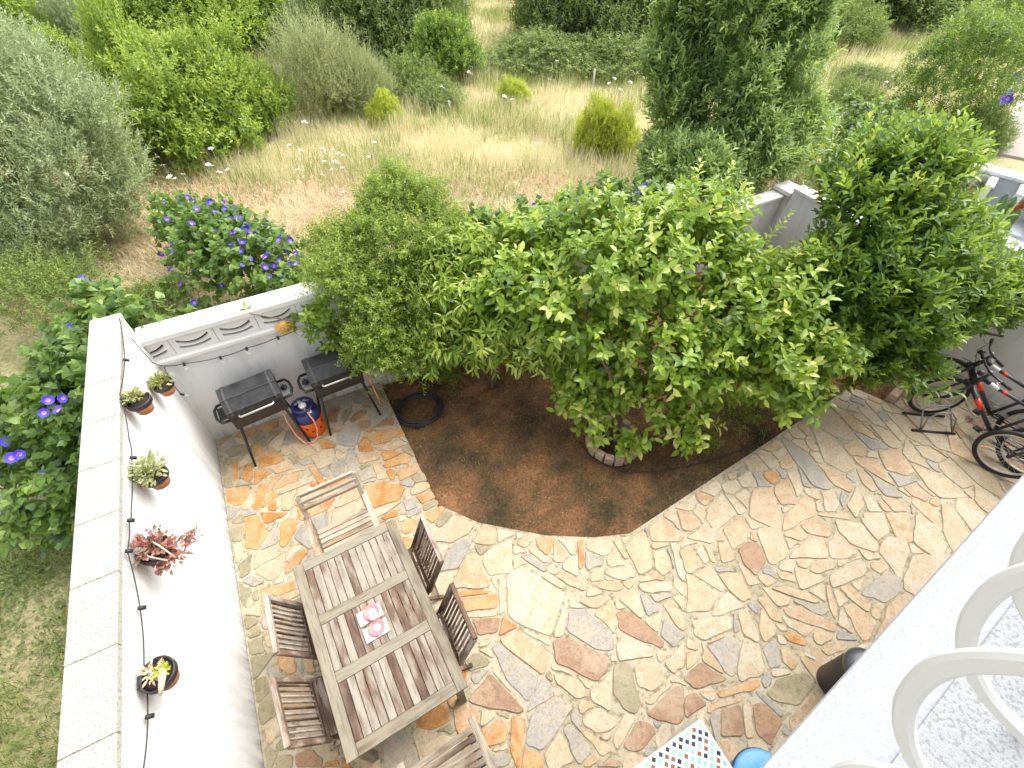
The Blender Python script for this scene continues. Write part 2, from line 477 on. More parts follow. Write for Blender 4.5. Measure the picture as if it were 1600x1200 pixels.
MAT['lf_dark'] = leafmat('dark_shrub_leaf', [(0, (0.063, 0.105, 0.025)), (.5, (0.161, 0.217, 0.059)), (1, (0.351, 0.393, 0.127))], .55, .3)
MAT['lf_wispy'] = leafmat('grey_green_leaf', [(0, (0.199, 0.259, 0.091)), (.5, (0.443, 0.488, 0.229)), (1, (0.762, 0.762, 0.428))], .6, .3, (0.534, 0.580, 0.229))
MAT['lf_yellow'] = leafmat('yellow_shrub_leaf', [(0, (.26, .36, .035)), (.5, (.50, .58, .06)), (1, (.74, .74, .11))], .55, .35, (.6, .6, .08))
MAT['lf_vine'] = leafmat('vine_leaf', [(0, (0.047, 0.108, 0.019)), (.5, (0.127, 0.230, 0.039)), (1, (0.309, 0.421, 0.093))], .42, .4, (0.421, 0.542, 0.093))
MAT['lf_weed'] = leafmat('weed_leaf', [(0, (.08, .125, .026)), (.5, (.20, .265, .06)), (1, (.42, .46, .14))], .6, .35)
MAT['lf_soil_litter'] = leafmat('fallen_leaf', [(0, (.05, .035, .02)), (.5, (.16, .10, .05)), (1, (.42, .30, .17))], .8, .1, (.3, .2, .1))
MAT['lf_straw'] = leafmat('straw_blade', [(0, (.26, .33, .10)), (.35, (.56, .55, .27)), (.75, (.78, .71, .47)), (1, (.74, .58, .38))], .7, .4, (.75, .68, .4))
MAT['lf_grass'] = leafmat('grass_blade', [(0, (0.092, 0.147, 0.023)), (.5, (0.248, 0.313, 0.074)), (1, (0.497, 0.478, 0.184))], .6, .35)
MAT['lf_litter'] = leafmat('litter_blade', [(0, (.46, .29, .15)), (.5, (.68, .50, .31)), (1, (.78, .68, .46))], .8, .2, (.5, .35, .2))
MAT['lf_succ'] = leafmat('succulent_leaf', [(0, (.14, .17, .04)), (.5, (.33, .34, .10)), (1, (.56, .48, .18))], .5, .2)
MAT['lf_red'] = leafmat('red_succulent_leaf', [(0, (.16, .15, .06)), (.35, (.30, .12, .09)), (.7, (.46, .17, .14)), (1, (.58, .30, .24))], .5, .2, (.5, .2, .15))
MAT['lf_pale'] = leafmat('pale_succulent_leaf', [(0, (.25, .29, .10)), (.5, (.45, .47, .22)), (1, (.68, .66, .46))], .5, .25)
MAT['cactus'] = leafmat('cactus_skin', [(0, (.06, .12, .02)), (1, (.12, .2, .04))], .5, 0.0)


# ------------------------------------------------------------------ helpers: foliage
def unit(a): return a / np.maximum(np.linalg.norm(a, axis=-1, keepdims=True), 1e-9)


T8 = (np.array([(0, 0, 0), (.32, -.46, .10), (.34, 0, 0), (.32, .46, .10), (.70, -.38, .07), (.72, 0, -.02), (.70, .38, .07), (1, 0, -.10)]),
      [(0, 1, 2), (0, 2, 3), (1, 4, 5), (1, 5, 2), (2, 5, 6), (2, 6, 3), (4, 7, 5), (5, 7, 6)])
T2 = (np.array([(0, 0, 0), (.45, -.5, .12), (1, 0, -.08), (.45, .5, .12)]), [(0, 1, 2), (0, 2, 3)])
TH = (np.array([(0, 0, 0), (-.12, -.38, .06), (.28, -.52, .08), (.36, 0, 0), (.28, .52, .08), (-.12, .38, .06), (.66, -.30, .03), (.66, .30, .03), (1.0, 0, -.12)]),
      [(0, 1, 2), (0, 2, 3), (0, 3, 4), (0, 4, 5), (2, 6, 3), (3, 7, 4), (6, 8, 3), (3, 8, 7)])


def leaf_mesh(name, mat, P, D, Nn, L, W, tint, tpl):
    T, F = tpl
    n = len(P); k = len(T)
    D = unit(D); Sd = unit(np.cross(D, Nn)); Nn = np.cross(Sd, D)
    L = np.broadcast_to(L, n)[:, None, None]; W = np.broadcast_to(W, n)[:, None, None]
    V = P[:, None, :] + D[:, None, :] * T[None, :, 0:1] * L + Sd[:, None, :] * T[None, :, 1:2] * W + Nn[:, None, :] * T[None, :, 2:3] * L
    F = np.array(F, dtype=np.int32)
    idx = (F[None] + (np.arange(n, dtype=np.int32) * k)[:, None, None]).reshape(-1)
    return tri_mesh(name, mat, V.reshape(-1, 3), idx, np.repeat(tint, k))


def tri_mesh(name, mat, V, idx, tint=None):
    me = bpy.data.meshes.new(name)
    nt_ = len(idx) // 3
    me.vertices.add(len(V)); me.vertices.foreach_set('co', np.ascontiguousarray(V, dtype=np.float32).ravel())
    me.loops.add(len(idx)); me.loops.foreach_set('vertex_index', np.ascontiguousarray(idx, dtype=np.int32))
    me.polygons.add(nt_); me.polygons.foreach_set('loop_start', np.arange(0, nt_ * 3, 3, dtype=np.int32))
    me.polygons.foreach_set('use_smooth', np.ones(nt_, dtype=bool))
    me.update(calc_edges=True)
    if tint is not None:
        a = me.attributes.new('tint', 'FLOAT', 'POINT'); a.data.foreach_set('value', np.ascontiguousarray(np.clip(tint, 0, 1), dtype=np.float32))
    me.materials.append(mat)
    return me


def rand_dirs(rng, n):
    return unit(rng.normal(size=(n, 3)))


def crown_leaves(rng, blobs, n, slen, per, L, up=.5, out=.8, spread=.5, inner=.55, tipgain=.25, leafout=.8, zmin=None, droop=0.0, bottom=.35, base=.38):
    """sprigs spread through the shell of overlapping blobs; returns arrays P, D, N, L, tint"""
    B = np.array([(b[0], b[1], b[2]) for b in blobs]); R = np.array([(b[3], b[3], b[3] * (b[4] if len(b) > 4 else .85)) for b in blobs])
    wgt = R[:, 0] ** 2; wgt = wgt / wgt.sum()
    bi = rng.choice(len(blobs), size=n, p=wgt)
    d = rand_dirs(rng, n)
    flip = (d[:, 2] < 0) & (rng.random(n) > bottom); d[flip, 2] *= -1
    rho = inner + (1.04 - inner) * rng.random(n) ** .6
    # lumpy outline
    lump = 1 + .16 * np.sin(d[:, 0] * 5.1 + bi * 1.7) * np.sin(d[:, 1] * 4.3 + bi) + .10 * np.sin(d[:, 2] * 9 + d[:, 0] * 7 + bi * 2.3)
    C = B[bi] + d * R[bi] * (rho * lump)[:, None]
    ax = unit(d * out + np.array([0, 0, up]) + rng.normal(size=(n, 3)) * spread)
    sl = slen * (.6 + .8 * rng.random(n))
    st = rng.normal(size=n) * .19
    P = []; D = []; NN = []; LL = []; TT = []; 
    side = unit(np.cross(ax, rand_dirs(rng, n))); side2 = np.cross(ax, side)
    for k in range(per):
        f = (k + .5) / per
        ang = k * 2.399 + rng.random(n) * .6
        rad = side * np.cos(ang)[:, None] + side2 * np.sin(ang)[:, None]
        P.append(C + ax * (sl * f)[:, None])
        dd = unit(ax * (1 - leafout + .45 * f) + rad * leafout + np.array([0, 0, -droop]) + rng.normal(size=(n, 3)) * .18)
        D.append(dd); NN.append(unit(ax * .55 + np.array([0, 0, .75]) + rng.normal(size=(n, 3)) * .35))
        LL.append(L * (.65 + .55 * rng.random(n)) * (1.05 - .35 * f * f))
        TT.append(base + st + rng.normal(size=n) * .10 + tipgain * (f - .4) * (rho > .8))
    P = np.concatenate(P); D = np.concatenate(D); NN = np.concatenate(NN); LL = np.concatenate(LL); TT = np.concatenate(TT)
    if zmin is not None:
        k = P[:, 2] > zmin; P, D, NN, LL, TT = P[k], D[k], NN[k], LL[k], TT[k]
    return P, D, NN, LL, TT


def clumps(rng, blobs, n, r, inner=True):
    """small leaf clumps over the surface of the big lobes, so that a crown shows light tops and deep gaps"""
    out = []
    for p in surface_pts(rng, blobs, n, (0, 0, .5), .92):
        q = r * rng.uniform(.65, 1.35); out.append((p[0], p[1], p[2], q, .85))
    if inner: out += [(b[0], b[1], b[2], b[3] * .8, b[4] if len(b) > 4 else .85) for b in blobs]
    return out


def one_leaf_meshes(name, mat, tpl, wr, tints):
    out = []
    for t in tints:
        out.append(leaf_mesh(name, mat, np.zeros((1, 3)), np.array([[0, 1., 0]]), np.array([[0, 0, 1.]]), 1.0, wr, np.array([t]), tpl))
    return out


def plant_leaves(root, rng, arr, wr, mat, tpl, n_parts, name='leaf', rest='foliage'):
    """the leaves that show largest become parts, the rest one part of the plant"""
    P, D, NN, LL, TT = arr
    loc = np.array(root.location)
    if n_parts:
        q = to_px(P); dist = np.linalg.norm(P - CAM, axis=1)
        D_ = unit(D); Nrm = unit(np.cross(np.cross(D_, NN), D_)); view = unit(CAM - P)
        face = np.abs((Nrm * view).sum(1))
        score = LL / dist * (.4 + face)
        # only leaves nothing stands in front of: nearest leaf of its 14 px cell
        inside = (q[:, 0] > 0) & (q[:, 0] < 1600) & (q[:, 1] > 0) & (q[:, 1] < 1200)
        cell = (q[:, 0] // 14).astype(int) * 1000 + (q[:, 1] // 14).astype(int)
        order = np.argsort(dist); seen = set(); front = np.zeros(len(P), bool)
        for i in order:
            if inside[i] and cell[i] not in seen: seen.add(cell[i]); front[i] = True
        cand = np.where(front)[0]; cand = cand[np.argsort(-score[cand])][:n_parts]
        tints = [.15, .28, .38, .48, .6, .78, .95]
        ms = one_leaf_meshes(name, mat, tpl, wr, tints)
        for i in cand:
            d = Vector(D_[i]); nn = Vector(Nrm[i]); s = nn.cross(d) * -1
            s = d.cross(nn)
            L = float(LL[i]); W = L
            Mx = Matrix(((s.x * L, d.x * L, nn.x * L, P[i, 0] - loc[0]), (s.y * L, d.y * L, nn.y * L, P[i, 1] - loc[1]), (s.z * L, d.z * L, nn.z * L, P[i, 2] - loc[2]), (0, 0, 0, 1)))
            o = link(name, ms[int(np.argmin([abs(t - TT[i]) for t in tints]))], root, mw=Mx)
        keep = np.ones(len(P), bool); keep[cand] = False
        P, D, NN, LL, TT = P[keep], D[keep], NN[keep], LL[keep], TT[keep]
    me = leaf_mesh(rest, mat, P - loc, D, NN, LL, LL * wr, TT, tpl)
    o = link(rest, me, root); o['kind'] = 'stuff'
    return o


def limbs(root, base, blobs, r0, mat, rng, frac=.75, name='limb'):
    loc = Vector(root.location)
    top = Vector(base) + Vector((0, 0, .45 * max(.4, np.mean([b[2] for b in blobs]))))
    m = MB(); pts = [Vector(base) - loc, (Vector(base) * .5 + top * .5) + Vector((.04, -.03, 0)) - loc, top - loc]
    m.tube(pts, [r0 * 1.25, r0, r0 * .85], 9); m.build('trunk', mat, root)
    for b in blobs:
        e = Vector(b[:3]); e = top + (e - top) * (frac + .3 * rng.random())
        mid = top * .5 + e * .5 + Vector(rng.normal(size=3) * .08) + Vector((0, 0, -.05))
        L = (e - top).length
        m = MB(); m.tube([top - loc, mid - loc, e - loc], [r0 * .55, r0 * .4, r0 * .12], 7); m.build(name, mat, root)


def flower_mesh():
    m = MB(); n = 10; vs = [(0, 0, -.35)]; rr = []
    for k in range(n):
        a = 2 * math.pi * k / n; r = .5 * (1.0 if k % 2 == 0 else .93)
        rr.append((r * math.cos(a), r * math.sin(a), .06 if k % 2 else 0))
    inner = [(p[0] * .45, p[1] * .45, -.10) for p in rr]
    vs += inner + rr
    fs = [(0, 1 + k, 1 + (k + 1) % n) for k in range(n)]
    m.add(vs, fs, 1, True)
    m.add(vs, [(1 + k, 1 + n + k, 1 + n + (k + 1) % n, 1 + (k + 1) % n) for k in range(n)], 0, True)
    return m.mesh('flower', [MAT['flower_blue'], MAT['flower_eye']])


FLOWER = flower_mesh()


def flowers(root, spots, size, rng, face=(0, -.5, .8)):
    loc = Vector(root.location)
    for p in spots:
        d = Vector(face) + Vector(rng.normal(size=3) * .35); d.normalize()
        q = d.to_track_quat('Z', 'Y').to_matrix().to_4x4()
        s = size * (.8 + .4 * rng.random())
        link('flower', FLOWER, root, mw=Matrix.Translation(Vector(p) - loc) @ q @ Matrix.Scale(s, 4))


def surface_pts(rng, blobs, n, vis=(0, -.6, .6), k=1.03):
    B = np.array([b[:3] for b in blobs]); R = np.array([(b[3], b[3], b[3] * (b[4] if len(b) > 4 else .85)) for b in blobs])
    out = []
    tries = 0
    while len(out) < n and tries < 200 * n:
        tries += 1
        i = rng.integers(len(B)); d = unit(rng.normal(size=3) + np.array(vis) * 1.1)
        p = B[i] + d * R[i] * k
        q = (p - B) / R
        dd = np.linalg.norm(q, axis=1); dd[i] = 9
        if (dd < .9).any(): continue
        out.append(p)
    return out


# ------------------------------------------------------------------ terrain
def vnoise(x, y, s):
    return (np.sin(x * 1.7 * s + 1.3 * np.sin(y * 1.1 * s)) + np.sin(y * 2.1 * s + 1.7 * np.sin(x * .9 * s + 2)) + np.sin((x + y) * 1.3 * s + 4)) / 3


def terrain():
    xs = np.concatenate([np.arange(-120, -20, 6.), np.arange(-20, 40, .5), np.arange(40, 161, 6.)])
    ys = np.concatenate([np.arange(-80, -12, 6.), np.arange(-12, 36, .5), np.arange(36, 181, 6.)])
    X, Y = np.meshgrid(xs, ys)
    Z = -.12 + .05 * vnoise(X, Y, .8) * (Y > .6) + .25 * np.clip((Y - 25) / 60, 0, 4)
    inside = (X > -.6) & (Y < .8) & (X < 14)
    Z = np.where(inside, -.22, Z)
    V = np.stack([X, Y, Z], -1).reshape(-1, 3); nx = len(xs)
    q = (np.arange(len(ys) - 1)[:, None] * nx + np.arange(nx - 1)[None]).reshape(-1)
    idx = np.stack([q, q + 1, q + nx + 1, q, q + nx + 1, q + nx], -1).reshape(-1)
    o = link('ground', tri_mesh('ground', MAT['field'], V, idx)); o['kind'] = 'structure'


terrain()

UF = np.array([.9941, .1085]); NF = np.array([-.1085, .9941])     # along the house front / out from it
# ------------------------------------------------------------------ patio slab with stones
BED = [(2.10, 0.0), (2.14, -2.13), (2.42, -2.50), (3.0, -2.97), (3.45, -3.23), (3.82, -3.375), (7.843, -3.063), (8.05, -3.505), (9.06, -3.30), (9.2, -3.29), (9.34, 0.0)]
m = MB()
m.box((1.052, -1.065, -.11), (2.10, 2.13, .22))                                 # west arm
slab = [(0, -2.13)] + BED[1:9] + [(9.34, -3.27), (9.28, -7.0), (0, -7.0)]
m.prism(slab, 'z', -.22, 0.0)
patio = m.build('patio', MAT['mortar']); patio['kind'] = 'structure'
PATIO_POLY = [(0.015, -0.015), (2.085, -0.015)] + [(x - .01, y - .02) for x, y in BED[1:3]] + [(x, y - .03) for x, y in BED[3:9]] + [(9.27, -3.32), (9.22, -6.6), (0.015, -6.6)]

m = MB()
xs = np.linspace(2.0, 9.4, 371); ys = np.linspace(-3.6, 0.05, 184)
X, Y = np.meshgrid(xs, ys); Z = -.05 + .025 * vnoise(X, Y, 3) + .012 * vnoise(X + 3, Y, 9)
for amp, ksz in ((.006, 1), (.014, 3), (.02, 7)):      # clods
    Q = RNG.normal(size=X.shape)
    for _ in range(2):
        Qp = np.pad(Q, ksz, mode='edge'); cs = np.cumsum(np.cumsum(np.pad(Qp, ((1, 0), (1, 0))), 0), 1); w2 = 2 * ksz + 1
        Q = (cs[w2:, w2:] - cs[:-w2, w2:] - cs[w2:, :-w2] + cs[:-w2, :-w2]) / w2 ** 2
    Z = Z + Q / Q.std() * amp * .55
V = np.stack([X, Y, np.minimum(Z, -.02)], -1).reshape(-1, 3); nx = len(xs)
q = (np.arange(len(ys) - 1)[:, None] * nx + np.arange(nx - 1)[None]).reshape(-1)
bed = link('garden_soil', tri_mesh('garden_soil', MAT['soil'], V, np.stack([q, q + 1, q + nx + 1, q, q + nx + 1, q + nx], -1).reshape(-1))); bed['kind'] = 'structure'


# --- stones: outlines of the larger ones, the rest fills the space between them
def clip(poly, a, b, c):
    """keep the side a*x + b*y <= c"""
    out = []
    for i in range(len(poly)):
        p = poly[i]; q = poly[(i + 1) % len(poly)]
        dp = a * p[0] + b * p[1] - c; dq = a * q[0] + b * q[1] - c
        if dp <= 0: out.append(p)
        if dp * dq < 0:
            t = dp / (dp - dq); out.append((p[0] + (q[0] - p[0]) * t, p[1] + (q[1] - p[1]) * t))
    return out


def area(p): return .5 * sum(p[i][0] * p[(i + 1) % len(p)][1] - p[(i + 1) % len(p)][0] * p[i][1] for i in range(len(p))) if len(p) > 2 else 0.0


def hull(pts):
    pts = sorted(set((float(a), float(b)) for a, b in pts))
    def half(ps):
        h = []
        for p in ps:
            while len(h) > 1 and (h[-1][0] - h[-2][0]) * (p[1] - h[-2][1]) - (h[-1][1] - h[-2][1]) * (p[0] - h[-2][0]) <= 0: h.pop()
            h.append(p)
        return h
    a = half(pts); b = half(pts[::-1]); return a[:-1] + b[:-1]


def planes(poly):
    out = []
    for i in range(len(poly)):
        p = poly[i]; q = poly[(i + 1) % len(poly)]
        dx, dy = q[0] - p[0], q[1] - p[1]; l = math.hypot(dx, dy)
        if l < 1e-6: continue
        a, b = dy / l, -dx / l; out.append((a, b, a * p[0] + b * p[1]))
    return out


def cut_out(cell, solid):
    """the largest piece of cell on the outer side of one edge of a convex outline"""
    t = cell
    for (a, b, c) in planes(solid):
        t = clip(t, a, b, c)
        if len(t) < 3: return cell
    if area(t) < 2e-4: return cell
    best = []
    for (a, b, c) in planes(solid):
        k = clip(cell, -a, -b, -c)
        if area(k) > area(best): best = k
    return best


Z8 = (530, 800, .3375); Z1 = (1060, 800, .3375); Z6 = (1060, 400, .3375); Z4 = (0, 400, .3375); Z5 = (530, 400, .3375); Z3 = (420, 740, .225); Z2 = (320, 520, .1875); Z7 = (0, 800, .3375); Z9 = (420, 930, .225)
TR = [
 (Z8,'t','590,195 640,195 705,330 680,355 525,355 530,320'),(Z8,'o','565,400 735,375 735,445 575,465'),(Z8,'b','610,495 750,485 735,560 640,575'),
 (Z8,'t','650,600 710,585 690,620 640,630'),(Z8,'t','740,585 820,545 935,610 985,680 945,760 850,690 760,620'),(Z8,'g','700,620 750,610 930,770 875,885 790,800 750,730'),
 (Z8,'b','985,590 1060,580 1250,670 1245,740 1195,790 1000,700'),(Z8,'t','990,740 1100,770 1165,850 1100,870 1000,790'),(Z8,'b','700,740 740,790 865,920 830,935 620,890 590,870'),
 (Z8,'o','650,1010 740,950 785,970 780,1060 720,1085 645,1075'),(Z8,'l','585,680 640,645 700,680 690,715 600,745'),(Z8,'g','830,200 880,190 975,265 950,280 900,250'),
 (Z8,'o','905,115 990,110 985,180 960,205 920,170'),(Z8,'t','814,145 860,110 890,140 860,170'),(Z8,'o','1100,130 1135,120 1130,260 1110,270'),(Z8,'o','1260,125 1300,125 1345,215 1320,220'),
 (Z8,'c','770,300 850,250 960,330 1050,375 1010,470 980,580 830,520 780,480'),(Z8,'t','1000,300 1030,270 1150,330 1140,370 1060,340'),(Z8,'o','1185,325 1290,320 1325,350 1290,370 1190,350'),
 (Z8,'t','1100,410 1190,390 1260,400 1200,450 1150,440'),(Z8,'b','1280,460 1340,450 1510,600 1500,635 1400,600 1290,540'),(Z8,'g','1060,450 1150,450 1270,570 1280,640 1190,640 1050,550'),
 (Z8,'l','1270,700 1340,690 1400,880 1380,940 1320,920 1265,840'),(Z8,'c','1365,700 1480,710 1510,790 1450,835 1380,810'),(Z8,'c','1120,950 1200,900 1300,960 1280,1000 1190,1030 1130,990'),
 (Z8,'g','1030,1000 1070,975 1175,1100 1150,1140 1110,1180'),(Z8,'g','870,1000 900,920 1010,850 1090,900 1030,990 940,1110 860,1080'),(Z8,'b','1310,1080 1380,960 1450,980 1470,1020 1400,1110 1340,1110'),
 (Z8,'b','1415,940 1560,800 1600,810 1600,960 1570,990'),(Z8,'t','1500,700 1600,590 1600,720 1550,755'),(Z8,'o','1450,180 1510,165 1545,270 1500,300 1460,260'),(Z8,'t','1490,420 1540,400 1600,480 1600,560 1560,530'),
 (Z8,'c','1380,330 1540,320 1540,370 1400,370'),(Z8,'c','1230,265 1360,250 1375,300 1320,320 1230,290'),(Z8,'g','700,1120 780,1110 800,1160 760,1185 700,1185'),(Z8,'b','1180,1180 1250,1130 1310,1150 1300,1185'),(Z8,'t','1530,140 1560,140 1600,270 1600,330 1570,300'),
 (Z1,'b','275,170 330,130 380,150 410,230 360,300 300,240'),(Z1,'t','180,285 290,280 345,400 300,420 230,360'),(Z1,'o','360,400 400,370 440,420 495,520 430,500'),(Z1,'t','480,440 560,430 660,480 740,530 730,560 600,520 500,480'),
 (Z1,'o','420,350 500,340 600,370 660,410 640,425 520,390'),(Z1,'o','680,340 700,330 740,450 730,510 700,450'),(Z1,'t','740,350 790,330 900,430 880,470 790,400'),(Z1,'t','600,270 640,220 730,220 730,260 650,290'),
 (Z1,'o','890,230 950,220 980,260 940,290 890,260'),(Z1,'b','15,770 100,690 230,770 200,790 80,825'),(Z1,'g','130,620 260,570 290,620 260,770 220,750'),(Z1,'t','380,450 430,450 460,560 400,610 370,540'),
 (Z1,'c','270,460 320,440 380,590 370,610 300,570'),(Z1,'o','480,560 540,555 610,600 590,625 510,600'),(Z1,'t','465,620 510,620 560,700 530,740 480,690'),(Z1,'o','175,830 370,770 385,800 350,830 190,865'),
 (Z1,'b','195,920 290,885 305,1040 195,1045'),(Z1,'b','340,890 390,875 490,970 430,1090 360,1030'),(Z1,'l','400,840 460,770 600,740 640,800 560,900 450,880'),(Z1,'o','655,630 720,595 800,600 780,640 690,670'),
 (Z1,'b','0,860 80,830 140,890 0,980'),(Z1,'t','180,140 230,140 270,220 200,240'),(Z1,'c','720,30 850,50 930,150 920,190 800,150 740,90'),(Z1,'o','110,140 150,150 180,240 150,230'),(Z1,'t','0,180 60,160 120,250 60,290 0,260'),
 (Z1,'t','560,60 640,20 720,90 700,120 600,100'),(Z1,'c','60,500 250,480 250,540 120,600 70,570'),(Z1,'t','450,270 540,290 550,330 470,310'),
 (Z6,'t','640,960 700,970 820,1060 800,1100 720,1060'),(Z6,'t','820,980 850,980 930,1080 900,1095 850,1050'),(Z6,'t','760,880 830,840 880,890 860,930 790,920'),(Z6,'o','1040,1070 1100,1050 1170,1110 1150,1140 1080,1110'),
 (Z6,'t','920,900 1020,890 1100,1000 1060,1020 960,990'),(Z6,'o','465,950 510,910 545,960 510,990 470,980'),(Z6,'o','225,1010 270,990 270,1030 235,1040'),(Z6,'o','390,1000 450,990 480,1040 440,1060 400,1030'),
 (Z6,'c','500,1000 550,990 580,1090 550,1120'),(Z6,'t','660,1090 720,1080 750,1150 730,1185 680,1185'),(Z6,'t','950,770 990,760 1060,840 1030,860'),(Z6,'t','1090,880 1160,880 1250,940 1200,960 1130,930'),
 (Z6,'o','790,720 850,730 890,770 840,765'),(Z6,'b','1260,790 1280,770 1330,830 1310,850'),(Z6,'b','1340,760 1430,750 1480,830 1440,840 1400,810'),(Z6,'t','850,1110 890,1100 950,1185 880,1185'),(Z6,'t','930,1110 1010,1120 1070,1185 1000,1185'),
 (Z4,'o','1190,930 1250,890 1320,930 1290,960 1200,985'),(Z4,'t','1330,880 1400,850 1470,910 1390,945'),(Z4,'t','1240,980 1330,940 1370,980 1280,1010'),(Z4,'o','1255,1090 1310,1020 1390,1000 1380,1040'),(Z4,'o','1420,970 1450,960 1520,1070 1490,1080'),
 (Z4,'o','1120,980 1170,950 1170,1040 1125,1045'),(Z4,'o','1065,960 1100,950 1100,1040 1080,1045'),(Z4,'o','1165,1170 1190,1060 1250,1040 1230,1110 1190,1180'),(Z4,'o','1040,1080 1150,1065 1155,1110 1100,1160 1050,1140'),
 (Z4,'o','1470,840 1560,870 1550,885 1490,895'),(Z4,'g','1520,970 1600,930 1600,1020 1540,1020'),(Z4,'l','1200,860 1270,800 1300,810 1220,890'),(Z4,'c','1370,1080 1420,1060 1500,1090 1480,1130 1400,1150'),(Z4,'t','1300,1110 1370,1090 1350,1180 1300,1180'),(Z4,'o','1240,1150 1280,1120 1280,1180 1240,1180'),
 (Z5,'o','110,820 280,790 310,830 150,860'),(Z5,'t','75,910 180,905 195,940 90,965'),(Z5,'b','80,770 140,750 150,790 100,815'),(Z5,'o','195,960 300,910 340,930 320,960 210,985'),(Z5,'o','260,1000 360,950 370,1000 280,1045'),
 (Z5,'g','80,1000 150,975 165,1020 100,1050'),(Z5,'o','105,1060 200,1040 310,1070 280,1130 150,1170'),(Z5,'o','350,1110 420,1080 450,1120 380,1150'),(Z5,'g','290,1130 340,1120 370,1160 310,1185'),(Z5,'t','160,880 280,850 320,870 250,900 170,900'),(Z5,'l','0,900 50,910 60,960 20,1020 0,1030'),
 (Z3,'o','1080,270 1160,230 1235,235 1140,350 1060,310'),(Z3,'o','910,350 1000,300 1040,330 1000,400 940,430'),(Z3,'o','760,310 890,240 905,290 850,310'),(Z3,'o','80,330 190,300 200,380 110,520 70,500'),(Z3,'o','100,640 240,510 280,540 210,640 110,710'),(Z3,'o','0,790 180,740 190,800 40,860'),
 (Z9,'o','60,400 170,410 200,530 130,560 60,500'),(Z9,'t','240,430 310,420 330,540 250,540'),(Z9,'b','180,1100 300,1060 380,1130 370,1200 180,1200'),
 (Z2,'b','1240,790 1320,700 1390,760 1350,820 1270,830'),(Z2,'b','1200,720 1280,640 1360,630 1330,690 1220,760'),(Z2,'b','1010,740 1040,620 1130,610 1100,750'),(Z2,'l','1130,720 1150,640 1220,620 1230,660 1160,760'),(Z2,'b','1400,790 1530,690 1560,700 1580,770 1420,790'),(Z2,'o','870,850 1020,790 1130,800 1030,850 900,870'),
 (Z7,'o','1130,30 1200,10 1240,100 1190,180 1130,170'),(Z7,'o','1310,240 1370,130 1430,180 1380,290'),(Z7,'o','1200,350 1330,320 1290,380 1250,400 1220,470'),(Z7,'o','1290,60 1350,20 1380,60 1340,130'),
]
CLS = {'o': 'st_orange', 't': 'st_tan', 'b': 'st_brown', 'c': 'st_cream', 'g': 'st_grey', 'l': 'st_olive'}


def inside_poly(p, poly):
    c = False
    for i in range(len(poly)):
        a = poly[i]; b = poly[i - 1]
        if (a[1] > p[1]) != (b[1] > p[1]) and p[0] < (b[0] - a[0]) * (p[1] - a[1]) / (b[1] - a[1]) + a[0]: c = not c
    return c


